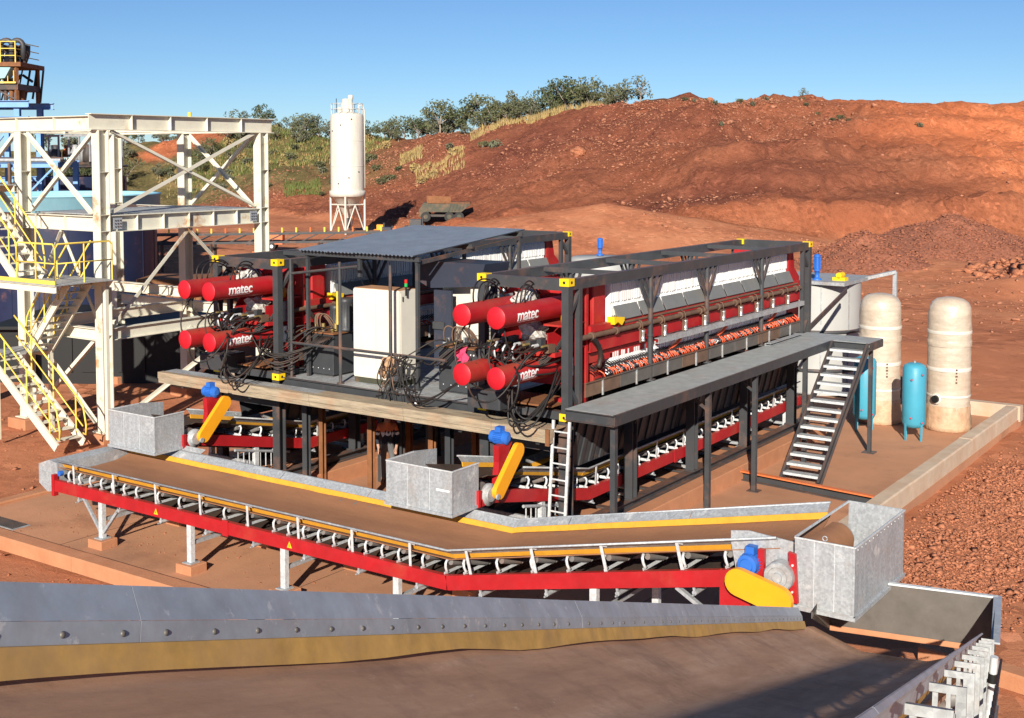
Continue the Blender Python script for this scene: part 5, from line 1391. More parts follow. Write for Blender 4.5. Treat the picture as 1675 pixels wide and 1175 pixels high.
# a second plain tank carries the far blue drive
t = thing('mixing_tank', 'grey mixing tank standing far behind between the two press frames', 'tank', (-11.1, 19.95, G)); MB().lathe([(1.1, 0), (1.1, 3.62), (1.0, 3.7), (.001, 3.72)], 36, (-11.1, 19.95, G)).build('shell', 'tank_steel', t)

# things standing below the machine platform
ib = thing('white_tote', 'white plastic tote in a steel cage under the machine platform', 'tote', (-3.2, 7.2, G))
MB().cbox(-3.75, -2.75, 6.7, 7.7, G + .15, G + 1.15, .06).build('bottle', 'mark_white', ib)
for k in range(6): MB().bar((-3.78 + k * .21, 6.67, G + .12), (-3.78 + k * .21, 6.67, G + 1.18), .02, .02).build('cage_bar', 'galv', ib)
for z in (.4, .75, 1.16): MB().bar((-3.8, 6.66, G + z), (-2.7, 6.66, G + z), .02, .02).build('cage_bar', 'galv', ib)
MB().box(-3.78, -2.72, 6.68, 7.72, G, G + .14).build('pallet', 'timber', ib)
dr = thing('blue_drum', 'blue drum standing right of the white tote under the platform', 'drum', (-2.35, 6.9, G)); MB().lathe([(.27, 0), (.29, .02), (.29, .3), (.3, .31), (.29, .33), (.29, .6), (.3, .61), (.29, .63), (.29, .9), (.27, .92), (.001, .92)], 24, (-2.4, 6.9, G)).build('barrel', 'cyan_tank', dr)
pb = thing('pipe_bundle', 'dark pipes hung under the machine platform', 'pipes', (-4.7, 2.6, -.6))
q = random.Random(8)
for k in range(10):
    y, z = q.uniform(1.4, 5.0), q.uniform(-.75, -.25); MB().tube((-7.2, y, z), (-2.1, y + q.uniform(-.3, .3), z + q.uniform(-.1, .1)), q.uniform(.03, .07), 8).build('pipe', q.choice(('charcoal', 'shade_steel', 'black')), pb)
for k in range(8):
    x = q.uniform(-7, -2.2); MB().tube((x, 1.2, -.3), (x + q.uniform(-.3, .3), 5.2, q.uniform(-.8, -.4)), .04, 8).build('pipe', q.choice(('charcoal', 'black', 'galv_old')), pb)

# ================================================================== WHITE GANTRY AND STAIR TOWER
gx = (-15.4, -18.8, -22.2); gy = (1.6, 7.3)
gt = thing('steel_gantry', 'tall cream painted open steel gantry at the left with crossed braces', 'gantry', (-18.8, 4.5, G))
for x in gx:
    for y in gy:
        c = MB().ibeam((x, y, G + .12), (x, y, 5.5), .30, .32, .024, up=(0, 1, 0)).build('column', 'cream_steel', gt)
        m = MB()
        for z in (.1, 2.85, 3.28, 4.4):
            m.box(x - .149, x + .149, y - .135, y + .135, z, z + .018)
        m.build('stiffener', 'cream_steel', c)
        MB().box(x - .24, x + .24, y - .26, y + .26, G + .1, G + .125).build('base_plate', 'cream_steel', c)
        MB().cbox(x - .4, x + .4, y - .4, y + .4, G - .2, G + .099, .02).build('footing', 'concrete_red', c)
def gbeam(p, q, h, w=.2, stiff=0, nm='beam'):
    o = MB().ibeam(p, q, w, h, .02).build(nm, 'cream_steel', gt)
    p, q = V3(p), V3(q)
    if stiff:
        m = MB(); d = (q - p).normalized(); s = d.cross(Vector((0, 0, 1)))
        for i in range(1, stiff):
            c = p.lerp(q, i / stiff); m.bar(c - Vector((0, 0, h / 2 - .021)), c + Vector((0, 0, h / 2 - .021)), .016, w * .96, up=s)
        m.build('stiffener', 'cream_steel', o)
    return o
# top ring
gbeam((-15.4, 1.25, 5.72), (-15.4, 7.75, 5.72), .42, .24, 5)
gbeam((-15.56, 1.6, 5.70), (-22.3, 1.6, 5.70), .38, .22, 4)
gbeam((-15.56, 7.3, 5.70), (-22.3, 7.3, 5.70), .36, .2, 4)
gbeam((-18.8, 1.75, 5.68), (-18.8, 7.15, 5.68), .32, .2, 3)
gbeam((-22.2, 1.75, 5.68), (-22.2, 7.15, 5.68), .32, .2, 3)
for y in (3.2, 4.6, 6.0):
    gbeam((-15.54, y, 5.62), (-18.68, y, 5.62), .2, .12)
# middle ring with deck
gbeam((-15.4, 1.78, 3.05), (-15.4, 7.12, 3.05), .44, .24, 6)
gbeam((-15.58, 1.6, 3.05), (-22.0, 1.6, 3.05), .40, .2, 5)
gbeam((-15.58, 7.3, 3.05), (-22.0, 7.3, 3.05), .40, .2, 4)
gbeam((-18.8, 1.8, 3.05), (-18.8, 7.1, 3.05), .36, .2, 3)
for k in range(7):
    MB().box(-18.6, -15.6, 1.82 + k * .76, 2.55 + k * .76, 3.262, 3.29).build('deck_panel', 'galv_old', gt)
# low ring
gbeam((-15.4, 1.78, .12), (-15.4, 7.12, .12), .32, .2)
gbeam((-15.58, 1.6, .12), (-18.6, 1.6, .12), .32, .2)
gbeam((-15.58, 7.3, .12), (-22.0, 7.3, .12), .32, .2)
gbeam((-18.8, 1.8, .12), (-18.8, 7.1, .12), .32, .2)
gbeam((-15.54, 4.4, 1.0), (-22.0, 4.4, 1.0), .28, .16)
# plates with bolts at beam ends
for y in (2.0, 6.85):
    o = MB().box(-15.275, -15.262, y - .14, y + .14, 2.90, 3.2).build('splice_plate', 'galv', gt)
    for i in range(3):
        for j in range(3):
            MB().tube((-15.262, y - .08 + .08 * i, 2.97 + .08 * j), (-15.244, y - .08 + .08 * i, 2.97 + .08 * j), .02, 6).build('bolt', 'charcoal', o)
def brace(a, b):
    m = MB(); m.angle(a, b, .10, .014); return m.build('brace', 'cream_steel', gt)
brace((-15.4, 1.9, 5.45), (-15.4, 7.0, 3.3)); brace((-15.34, 7.0, 5.45), (-15.34, 1.9, 3.3))
brace((-15.7, 1.62, 5.45), (-18.5, 1.62, 3.3)); brace((-18.5, 1.54, 5.45), (-15.7, 1.54, 3.3))
brace((-15.7, 7.3, 5.45), (-18.5, 7.3, 3.3)); brace((-18.5, 7.24, 5.45), (-15.7, 7.24, 3.3))
brace((-19.1, 1.6, 5.45), (-21.9, 1.6, 3.3)); brace((-21.9, 1.54, 5.45), (-19.1, 1.54, 3.3))
brace((-15.4, 1.9, G + .2), (-15.4, 6.9, 0)); brace((-15.34, 6.9, G + .2), (-15.34, 4.4, 0))
brace((-15.7, 1.62, .0), (-18.5, 1.62, G + .3)); brace((-18.5, 1.54, .0), (-15.7, 1.54, G + .3))
brace((-15.7, 1.62, .4), (-17.2, 1.62, 2.8)); brace((-18.5, 1.54, .4), (-17.0, 1.54, 2.8))
brace((-15.7, 7.3, .0), (-18.5, 7.3, G + .3)); brace((-18.5, 7.24, .0), (-15.7, 7.24, G + .3))
brace((-15.4, 4.4, 2.8), (-15.4, 7.0, .35)); brace((-15.4, 4.6, 2.8), (-15.4, 2.0, .35))
MB().tube((-15.4, 4.6, 5.93), (-15.4, 4.6, 6.05), .05, 8).build('lifting_lug', 'rail_yellow', gt)

tw = thing('stair_tower', 'cream steel stair with yellow handrails zigzagging up beside the gantry', 'stairs', (-16.4, .4, G))
def flight(p, q, y0, y1, nt, nm='stringer'):
    p, q = V3(p), V3(q); d = (q - p).normalized()
    for y in (y0, y1):
        MB().chan((p.x, y, p.z), (q.x, y, q.z), .06, .22, .012, side=1 if y == y0 else -1).build('stringer', 'cream_steel', tw)
        m = MB(); up = Vector((0, 0, 1)); a, b = Vector((p.x, y, p.z)), Vector((q.x, y, q.z))
        rail = [a + up * .25, a + up * .30 - d * .14, a + up * .55 - d * .16, a + up * .95 - d * .02] + [a.lerp(b, f) + up * 1.0 for f in (.05, .95)] + [b + up * 1.0 + d * .1]
        m.path(rail, .024, 6); m.path([a + up * .42, b + up * .52], .018, 6); m.build('handrail', 'rail_yellow', tw)
        n = max(3, round((q - p).length / 1.05))
        for i in range(n):
            c = a.lerp(b, (i + .3) / n); MB().tube(c + up * .02, c + up * 1.0, .02, 6).build('rail_post', 'rail_yellow', tw)
    for i in range(nt):
        c = p.lerp(q, (i + .6) / nt); MB().box(c.x - .12, c.x + .12, y0 + .03, y1 - .03, c.z + .02, c.z + .05).build('tread', 'cream_steel', tw)
flight((-14.75, 0, G + .12), (-17.5, 0, -.45), -.35, .42, 10)
flight((-17.3, 0, -.38), (-15.55, 0, 1.55), .62, 1.3, 9)
flight((-16.3, 0, 1.72), (-18.9, 0, 4.0), -.35, .42, 11)
def landing(x0, x1, y0, y1, z, rails):
    MB().box(x0, x1, y0, y1, z - .03, z).build('landing_plate', 'galv_old', tw)
    MB().chan((x0, y0, z - .12), (x1, y0, z - .12), .06, .17, .01, side=1).build('landing_beam', 'cream_steel', tw); MB().chan((x0, y1, z - .12), (x1, y1, z - .12), .06, .17, .01, side=-1).build('landing_beam', 'cream_steel', tw)
    MB().box(x0, x1, y0 - .015, y0 - .002, z, z + .1).build('toe_board', 'rail_yellow', tw)
    for (a, b) in rails:
        a, b = Vector(a + (z,)), Vector(b + (z,)); m = MB(); up = Vector((0, 0, 1)); d = (b - a).normalized()
        m.path([a + up * .5, a + up * .9, a + up * 1.0 + d * .08, b + up * 1.0 - d * .08, b + up * .9, b + up * .5], .024, 6); m.path([a + up * .52, b + up * .52], .018, 6); m.build('handrail', 'rail_yellow', tw)
        n = max(1, round((b - a).length / .75))
        for i in range(n + 1):
            c = a.lerp(b, i / n); MB().tube(c, c + up * .98, .02, 6).build('rail_post', 'rail_yellow', tw)
landing(-18.6, -17.35, -.4, 1.4, -.40, [((-18.6, -.4), (-17.5, -.4))])
landing(-17.4, -14.6, -.4, 1.35, 1.66, [((-16.2, -.38), (-14.62, -.38)), ((-14.62, -.38), (-14.62, 1.3))])
landing(-20.4, -18.8, -.4, 1.35, 4.05, [((-20.4, -.38), (-19.0, -.38))])
for x, y in ((-14.9, 1.3), (-17.3, -.3), (-17.3, 1.3)):
    MB().bar((x, y, G), (x, y, 1.6), .1, .1).build('tower_post', 'cream_steel', tw)

# ================================================================== PLANT BEHIND
def ntank(x, y, r, z1, label, rim=True):
    t = thing('thickener_tank', label, 'tank', (x, y, GROUND))
    h = z1 - GROUND
    MB().lathe([(r, 0), (r, h - .55), (r + .0, h - .5)], 64, (x, y, GROUND)).build('shell', 'navy', t)
    if rim:
        MB().lathe([(r + .02, h - .95), (r + .16, h - .93), (r + .16, h - .06), (r + .22, h - .05), (r + .22, h), (r - .1, h), (r - .1, h - .5)], 64, (x, y, GROUND)).build('launder', 'sky_blue', t, label='pale blue overflow launder')
    else: MB().lathe([(r - .05, h - .02), (r + .1, h), (r + .1, h + .1), (r - .05, h + .1)], 48, (x, y, GROUND)).build('rim', 'charcoal', t)
    for k in range(20):
        a = 2 * math.pi * k / 20; c, s = math.cos(a), math.sin(a); MB().bar((x + c * (r + .005), y + s * (r + .005), GROUND), (x + c * (r + .005), y + s * (r + .005), z1 - .65), .03, .02, up=(c, s, 0)).build('seam', 'navy', t)
    MB().lathe([(.001, h - .5), (r * .99, h - .5)], 48, (x, y, GROUND)).build('slurry', 'slab', t)
    return t
ntank(-33.1, 13.25, 3.6, 3.25, 'broad navy tank with a pale blue rim standing behind the gantry')
ntank(-46.5, 23.5, 2.6, 4.2, 'dark navy tank standing further back behind the pale rimmed tank', rim=False)
# dark gear on the far tank
t = thing('process_skid', 'dark cluster of pumps and pipework above the far navy tank', 'process skid', (-46.5, 23.5, 4.4))
q = random.Random(9)
MB().box(-48.8, -44.2, 22.6, 24.6, 4.35, 4.5).build('platform', 'shade_steel', t)
for k in range(16):
    x, y = q.uniform(-48.6, -44.4), q.uniform(22.8, 24.4); z = 4.5
    MB().lathe([(.001, 0), (.28, 0), (.28, .5), (.18, .7), (.18, .9), (.001, .92)], 12, (x, y, z)).build('vessel', q.choice(('charcoal', 'shade_steel', 'orange_machine', 'galv_old')), t)
for k in range(6):
    MB().bar((-48.6 + k * .9, 22.6, 4.5), (-48.6 + k * .9, 22.6, 5.9), .08, .08).build('post', 'galv_old', t)
MB().bar((-48.8, 22.6, 5.9), (-44.2, 22.6, 5.9), .1, .12).build('rail', 'galv_old', t)

# process tower far left
pt = thing('process_tower', 'tall blue and dark process tower with pipework cut by the left picture edge', 'process tower', (-45, 18.5, GROUND))
OX, OY = Vector((RX, RY, 0)), Vector((FX, FY, 0)); TO = Vector((-44.9, 18.1, 0)) - OX * 1.25
def T(u, v, z): return TO + OX * u + OY * v + Vector((0, 0, z))
for u in (-3.4, -.5, 1.95):
    for v in (0, 3):
        MB().ibeam(T(u, v, GROUND), T(u, v, 7.3), .28, .28, .03, up=OY).build('column', 'steel_blue', pt)
for v in (-.2, 3.2):
    MB().ibeam(T(-4, v, 7.42), T(2.6, v, 7.42), .25, .34, .03).build('beam', 'steel_blue', pt)
    MB().ibeam(T(-4, v, 6.7), T(2.6, v, 6.7), .2, .2, .03).build('beam', 'steel_blue', pt)
    MB().ibeam(T(-4, v, 3.6), T(2.4, v, 3.6), .2, .26, .03).build('beam', 'steel_blue', pt)
for a, b in (((-.5, 3.7), (1.95, 6.6)), ((1.95, 3.7), (-.5, 6.6)), ((-.5, .5), (1.95, 3.5)), ((-3.4, 3.7), (-.5, 6.6))):
    MB().angle(T(a[0], -.05, a[1]), T(b[0], -.05, b[1]), .12, .02).build('brace', 'steel_blue', pt)
for z in (8.45, 9.3, 9.35):
    pass
MB().bar(T(-4, 1.5, 8.3), T(2.0, 1.5, 8.3), 3.0, .3).build('floor', 'shade_steel', pt)
MB().bar(T(-4, 1.5, 9.42), T(2.2, 1.5, 9.42), 3.2, .22).build('floor', 'rusty', pt)
for u in (-3.4, -1.6, -.2, 1.9):
    for v in (0.1, 2.9):
        MB().bar(T(u, v, 7.58), T(u, v, 9.3), .16, .16).build('post', 'shade_steel' if u < 1 else 'rusty', pt)
for a, b in ((-.2, 1.9), (-1.6, -.2)):
    MB().angle(T(a, 0, 7.6), T((a + b) / 2, 0, 8.15), .08, .02).build('brace', 'shade_steel', pt); MB().angle(T(b, 0, 7.6), T((a + b) / 2, 0, 8.15), .08, .02).build('brace', 'shade_steel', pt)
m = MB(); m.poly([T(.6, -.25, 9.25), T(1.75, -.25, 9.25), T(1.45, -.25, 8.72), T(.6, -.25, 8.62)], OY * .8); m.build('feed_box', 'teal_pale', pt, label='pale teal feed box')
for k in range(5):
    u = -.6 + k * .55
    m = MB(); m.path([T(u, .3, 9.5), T(u, .3, 10.3)] + arc(T(u + .3, .3, 10.35), .3, math.pi, 0, OX, (0, 0, 1), 8) + [T(u + .6, .3, 9.7)], .13, 8); m.build('cyclone_pipe', 'charcoal', pt)
    MB().lathe([(.1, 0), (.28, .5), (.3, .95), (.12, 1.0)], 14, T(u + .3, 1.2, 9.5)).build('cyclone', 'shade_steel', pt)
MB().tube(T(-1.5, 1.2, 9.85), T(1.6, 1.2, 9.85), .32, 14).build('header_vessel', 'galv_old', pt)
for k in range(5):
    MB().tube(T(-.5 + k * .45, .2, 7.4), T(-.5 + k * .45, .2, 9.4), .1, 8).build('downpipe', 'shade_steel', pt)
for u in (-.6, .5, 1.2, 1.95):
    MB().tube(T(u, -.1, 9.5), T(u, -.1, 10.55), .03, 6).build('rail_post', 'rail_yellow', pt)
for z in (9.85, 10.2, 10.55):
    MB().tube(T(-.6, -.1, z), T(1.95, -.1, z), .025, 6).build('rail', 'rail_yellow', pt); MB().tube(T(1.95, -.1, z), T(1.95, 3, z), .025, 6).build('rail', 'rail_yellow', pt)
MB().bar(T(.9, -.12, 8.5), T(1.95, -.12, 8.5), .06, .08).build('toe_board', 'rail_yellow', pt)
for k in range(4):
    MB().tube(T(.95 + k * .3, -.12, 8.5), T(.95 + k * .3, -.12, 9.1), .025, 6).build('rail_post', 'rail_yellow', pt)
q = random.Random(21)
for k in range(22):
    u, v, z = q.uniform(-.2, 2.0), q.uniform(.2, 2.6), q.choice((7.6, 8.45, 9.53)); h_ = q.uniform(.3, .75); r_ = q.uniform(.08, .22)
    if k % 3: MB().lathe([(r_ * .6, 0), (r_, .06), (r_, h_ - .05), (r_ * .5, h_), (.001, h_)], 10, T(u, v, z)).build('vessel', q.choice(('charcoal', 'shade_steel', 'galv_old', 'rusty')), pt)
    else: MB().tube(T(u, v, z + .2), T(u + q.uniform(-.9, .3), v, z + q.uniform(.2, .9)), .07, 8).build('pipe', q.choice(('charcoal', 'galv_old', 'black')), pt)
for k in range(7): MB().angle(T(-.4 + .4 * k, 2.9, 7.6 + .1 * (k % 3)), T(.1 + .35 * k, 2.9, 9.3), .08, .02).build('brace', 'shade_steel', pt)
# blue pipe rack between the tower and the tanks
pk = thing('pipe_rack', 'blue steel pipe rack with grey pipes standing behind the gantry at far left', 'pipe rack', (*uv2xy(-24, 60), GROUND))
def PK(u, v, z): return Vector((*uv2xy(u, v), z))
for u in (-25.6, -23.8, -22.3, -20.6):
    for v in (56, 58.5): MB().ibeam(PK(u, v, GROUND), PK(u, v, 6.4 if u < -21 else 4.6), .22, .22, .025, up=OY).build('column', 'steel_blue', pk)
for z in (2.4, 4.4, 6.2):
    for v in (56, 58.5): MB().ibeam(PK(-26, v, z), PK(-22.2 if z > 5 else -20.5, v, z), .16, .22, .02).build('beam', 'steel_blue', pk)
for k in range(7): MB().tube(PK(-26, 56.3 + .3 * k, 4.62 + .05 * (k % 2)), PK(-20.5, 56.3 + .3 * k, 4.62 + .05 * (k % 2)), .09, 8).build('pipe', ('galv_old', 'charcoal', 'teal_pale')[k % 3], pk)
for k in range(6): MB().tube(PK(-25.4 + .55 * k, 55.8, -1), PK(-25.4 + .55 * k, 55.8, 4.5), .07, 8).build('riser', ('charcoal', 'galv', 'rust_pipe')[k % 3], pk)
for a, b in ((-25.6, -23.8), (-22.3, -20.6)): MB().angle(PK(a, 55.9, 2.6), PK(b, 55.9, 4.3), .1, .015).build('brace', 'steel_blue', pk)
# lattice mast behind
lm = thing('lattice_mast', 'slim grey steel mast with angled props behind the gantry', 'mast', (-55, 33, GROUND))
def LM(u, z): return Vector((-52.3, 30.6, 0)) + OX * u + Vector((0, 0, z))
for u in (0, .35): MB().bar(LM(u, GROUND), LM(u, 6.6), .1, .1).build('mast_leg', 'galv', lm)
for k in range(12): MB().bar(LM(0, -2 + k * .7), LM(.35, -1.6 + k * .7), .05, .05).build('lacing', 'galv', lm)
for u in (-1.2, -.9): MB().bar(LM(u - .8, 6.6), LM(.1, 2.6), .09, .09).build('prop', 'galv', lm)
MB().bar(LM(-2.4, 6.6), LM(.4, 6.6), .12, .12).build('head_beam', 'galv', lm)

# black stand-in shed, skips and stacked steel in the yard behind the gantry
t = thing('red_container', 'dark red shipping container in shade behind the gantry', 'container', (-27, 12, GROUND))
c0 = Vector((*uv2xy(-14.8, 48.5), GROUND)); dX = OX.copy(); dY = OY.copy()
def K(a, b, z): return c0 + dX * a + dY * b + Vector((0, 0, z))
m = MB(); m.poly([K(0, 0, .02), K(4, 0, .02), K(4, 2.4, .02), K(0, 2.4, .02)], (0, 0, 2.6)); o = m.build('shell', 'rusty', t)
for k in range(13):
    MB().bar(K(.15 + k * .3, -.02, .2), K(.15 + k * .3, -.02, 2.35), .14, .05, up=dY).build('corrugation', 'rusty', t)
bc = thing('overland_conveyor', 'long low dark conveyor gallery crossing the yard in front of the silo', 'conveyor', (-50, 34, -1))
P0, P1 = Vector((-56.5, 28.6, -.55)), Vector((-36.0, 42.9, -.2))
for dv in (0, 1.1):
    for dz in (-.3, .25):
        off = OY * dv + Vector((0, 0, dz)); MB().bar(P0 + off, P1 + off, .12, .14).build('chord', 'charcoal', bc)
    for k in range(22):
        a = P0.lerp(P1, k / 22) + OY * dv; b = P0.lerp(P1, (k + 1) / 22) + OY * dv
        MB().bar(a - Vector((0, 0, .28)), b + Vector((0, 0, .24)), .06, .06).build('lacing', 'charcoal', bc)
        if k % 3 == 0: MB().bar(Vector((a.x, a.y, GROUND)), a - Vector((0, 0, .3)), .14, .14).build('trestle', 'shade_steel', bc)
MB().bar(P0 + OY * .55 + Vector((0, 0, .30)), P1 + OY * .55 + Vector((0, 0, .30)), .8, .06).build('belt', 'belt_dusty', bc)
for k in range(28):
    a = P0.lerp(P1, (k + .5) / 28); MB().bar(a + Vector((0, 0, .3)), a + Vector((0, 0, .62)), .1, .06).build('idler_bracket', 'rail_yellow' if k % 3 else 'orange_machine', bc)
def lightcart(u, v, label):
    x, y = uv2xy(u, v); z = GROUND + .05
    t = thing('lighting_trailer', label, 'trailer', (x, y, z))
    b = Vector((x, y, z)); m = MB()
    m.poly([b - OX * .95 + Vector((0, 0, .45)), b + OX * .95 + Vector((0, 0, .45)), b + OX * .95 + Vector((0, 0, 1.45)), b - OX * .75 + Vector((0, 0, 1.55)), b - OX * .95 + Vector((0, 0, 1.3))], OY * 1.1); m.build('body', 'orange_machine', t)
    for s in (-.1, 1.15): 
        w_ = MB().tube(b + OX * .1 + OY * s + Vector((0, 0, .3)), b + OX * .1 + OY * (s + .15) + Vector((0, 0, .3)), .3, 14).build('wheel', 'black', t)
        MB().tube(b + OX * .1 + OY * (s - .01) + Vector((0, 0, .3)), b + OX * .1 + OY * (s + .16) + Vector((0, 0, .3)), .14, 10).build('rim', 'mark_white', w_)
    MB().bar(b - OX * .9 + OY * .5 + Vector((0, 0, .5)), b - OX * 2.0 + OY * .5 + Vector((0, 0, .4)), .1, .1).build('drawbar', 'shade_steel', t)
    MB().bar(b + OX * .2 - OY * .01 + Vector((0, 0, .7)), b + OX * .8 - OY * .01 + Vector((0, 0, .7)), .02, .3).build('panel', 'shade_steel', t)
lightcart(-19.0, 97, 'orange site trailer standing on the yard left of the silo')
# odds and ends behind the canopy
def clutter(name, label, cat, u, v, w, d, h, matn, seed):
    x, y = uv2xy(u, v); z = float(height(u, v)); q = random.Random(seed)
    t = thing(name, label, cat, (x, y, z)); b = Vector((x, y, z))
    def bx(u0, u1, v0, v1, z0, z1, mt, nm):
        m = MB(); m.poly([b + OX * u0 + OY * v0 + Vector((0, 0, z0)), b + OX * u1 + OY * v0 + Vector((0, 0, z0)), b + OX * u1 + OY * v1 + Vector((0, 0, z0)), b + OX * u0 + OY * v1 + Vector((0, 0, z0))], (0, 0, z1 - z0)); m.build(nm, mt, t)
    bx(-w / 2, w / 2, 0, d, 0, h * .6, matn, 'body'); bx(-w * .3, w * .15, .1, d - .1, h * .6, h, matn, 'upper_body')
    for k in range(3): bx(-w / 2 + k * w / 3 + .05, -w / 2 + (k + 1) * w / 3 - .05, -.03, 0, h * .15, h * .5, 'shade_steel' if k % 2 else matn, 'panel')
    m = MB(); m.tube(b + OX * (w * .2) + OY * .3 + Vector((0, 0, h * .6)), b + OX * (w * .2) + OY * .3 + Vector((0, 0, h * 1.15)), .08, 8); m.build('stack', 'charcoal', t)
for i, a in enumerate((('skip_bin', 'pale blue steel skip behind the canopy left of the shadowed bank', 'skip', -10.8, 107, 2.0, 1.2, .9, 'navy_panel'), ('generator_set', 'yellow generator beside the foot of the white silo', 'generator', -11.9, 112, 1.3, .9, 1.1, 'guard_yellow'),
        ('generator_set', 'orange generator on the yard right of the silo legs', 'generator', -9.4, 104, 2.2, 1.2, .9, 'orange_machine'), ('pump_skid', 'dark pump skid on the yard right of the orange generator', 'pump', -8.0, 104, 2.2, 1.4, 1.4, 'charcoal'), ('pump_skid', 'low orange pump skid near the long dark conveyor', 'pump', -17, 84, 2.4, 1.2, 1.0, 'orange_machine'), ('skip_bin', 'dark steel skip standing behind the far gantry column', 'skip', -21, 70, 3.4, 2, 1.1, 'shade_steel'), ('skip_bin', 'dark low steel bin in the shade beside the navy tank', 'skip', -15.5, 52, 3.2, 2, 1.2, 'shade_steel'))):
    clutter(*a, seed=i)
# made-up shed, shade put into its black colour where sun reaches it
t = thing('stand_in_shed', 'low flat-roofed stand-in shed coloured black for the dark area behind the gantry', 'shed', (*uv2xy(-12.5, 42), GROUND))
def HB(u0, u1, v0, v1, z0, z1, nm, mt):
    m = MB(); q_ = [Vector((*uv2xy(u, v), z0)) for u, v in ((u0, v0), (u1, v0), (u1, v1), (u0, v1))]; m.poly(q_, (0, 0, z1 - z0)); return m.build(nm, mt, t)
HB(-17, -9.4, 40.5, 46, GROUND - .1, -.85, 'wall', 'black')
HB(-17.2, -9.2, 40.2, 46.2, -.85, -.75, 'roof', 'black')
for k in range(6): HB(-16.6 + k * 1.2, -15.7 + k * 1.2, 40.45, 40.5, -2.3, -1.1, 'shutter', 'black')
# ---- silo
SX, SY = -68.1, 69.3; SG = float(height(*xy2uv(SX, SY)))
si = thing('cement_silo', 'tall white cylindrical silo on braced legs below the wooded hill', 'silo', (SX, SY, SG))
def SI(r, z): return (r, z)
MB().lathe([(1.58, 4.1), (1.58, 11.1), (1.5, 11.35), (.5, 11.6), (.001, 11.62)], 40, (SX, SY, SG)).build('shell', 'silo_white', si)
MB().lathe([(1.62, 3.55), (1.72, 3.57), (1.72, 4.1), (1.62, 4.12)], 40, (SX, SY, SG)).build('ring_beam', 'silo_white', si)
MB().lathe([(.25, 1.5), (.3, 1.6), (1.45, 3.6), (1.58, 3.6)], 32, (SX, SY, SG)).build('cone', 'silo_white', si)
MB().tube((SX, SY, SG + .6), (SX, SY, SG + 1.6), .25, 12).build('outlet', 'charcoal', si)
for k in range(12):
    z = 4.8 + k * .55; a = R(-80 + 37 * k)
    MB().lathe([(.07, 0), (.07, .04), (.001, .045)], 8, (SX + math.cos(a) * 1.58, SY + math.sin(a) * 1.58, SG + z), (math.cos(a), math.sin(a), 0)).build('patch', 'charcoal', si)
for z in (6.4, 8.8): MB().lathe([(1.583, z), (1.60, z + .01), (1.60, z + .05), (1.583, z + .06)], 40, (SX, SY, SG)).build('weld_band', 'silo_white', si)
lg = [Vector((SX, SY, SG)) + OX * (1.62 * math.cos(a)) + OY * (1.62 * math.sin(a)) for a in (R(0), R(90), R(180), R(270))]
for i, p in enumerate(lg):
    MB().tube(p, p + Vector((0, 0, 3.7)), .1, 10).build('leg', 'silo_white', si)
    n = lg[(i + 1) % 4]
    mid = (p + n) / 2 + Vector((0, 0, 2.75))
    MB().tube(p + Vector((0, 0, .1)), mid, .06, 6).build('brace', 'silo_white', si); MB().tube(n + Vector((0, 0, .1)), mid, .06, 6).build('brace', 'silo_white', si)
    MB().tube(p + Vector((0, 0, 2.78)), n + Vector((0, 0, 2.78)), .07, 6).build('tie', 'silo_white', si)
tp = Vector((SX, SY, SG + 11.35))
for k in range(14):
    a = 2 * math.pi * k / 14; p = tp + Vector((math.cos(a) * 1.5, math.sin(a) * 1.5, 0)); MB().tube(p, p + Vector((0, 0, 1.0)), .025, 5).build('rail_post', 'silo_white', si)
for z in (.5, 1.0): MB().path([tp + Vector((math.cos(2 * math.pi * k / 20) * 1.5, math.sin(2 * math.pi * k / 20) * 1.5, z)) for k in range(21)], .022, 5).build('rail', 'silo_white', si)
MB().lathe([(.45, 0), (.45, .9), (.35, 1.0), (.35, 1.35), (.001, 1.4)], 14, tp + OX * -.1 + Vector((0, 0, .1))).build('filter_unit', 'silo_white', si)
MB().lathe([(.2, 0), (.2, 1.3), (.25, 1.35), (.25, 1.7), (.001, 1.75)], 12, tp + OX * .35 + Vector((0, 0, .1))).build('vent', 'silo_white', si)
MB().box(tp.x - .9, tp.x - .5, tp.y - .3, tp.y + .2, tp.z + .1, tp.z + .7).build('hatch_box', 'silo_white', si)
MB().path([tp + OX * 1.0 + Vector((0, 0, .1)), tp + OX * 1.1 + Vector((0, 0, .8)), tp + OX * 1.5 + Vector((0, 0, .9)), tp + OX * 1.66 + Vector((0, 0, .3)), tp + OX * 1.66 + Vector((0, 0, -7))], .06, 8).build('fill_pipe', 'silo_white', si)
MB().bar(tp + OX * -1.0 + Vector((0, 0, .2)), tp + OX * -1.0 + Vector((0, 0, 1.5)), .05, .05).build('mast', 'charcoal', si)

# ---- dump truck tray
dx_, dy_ = uv2xy(-6.6, 126); dg_ = float(height(-6.6, 126))
dt = thing('dump_truck', 'olive dump truck with flared tray parked at the foot of the red hill', 'truck', (dx_, dy_, dg_))
b = Vector((dx_, dy_, dg_)) 
def Q(u, v, z): return b + OX * u + OY * v + Vector((0, 0, z))
m = MB(); m.poly([Q(-2.0, 0, 1.0), Q(1.4, 0, .95), Q(2.35, 0, 1.75), Q(2.3, 0, 1.95), Q(-2.05, 0, 2.0)], OY * 2.2); m.build('tray', 'olive', dt)
m = MB(); m.poly([Q(-2.1, .2, 2.0), Q(.35, .2, 2.0), Q(.35, .2, 2.55), Q(-2.1, .2, 2.65)], OY * .1); m.build('headboard', 'rusty', dt)
for k in range(6): MB().bar(Q(.1 + .35 * k, -.05, 1.05 + .06 * k), Q(.35 + .35 * k, -.05, 1.9), .08, .1).build('tray_rib', 'olive', dt)
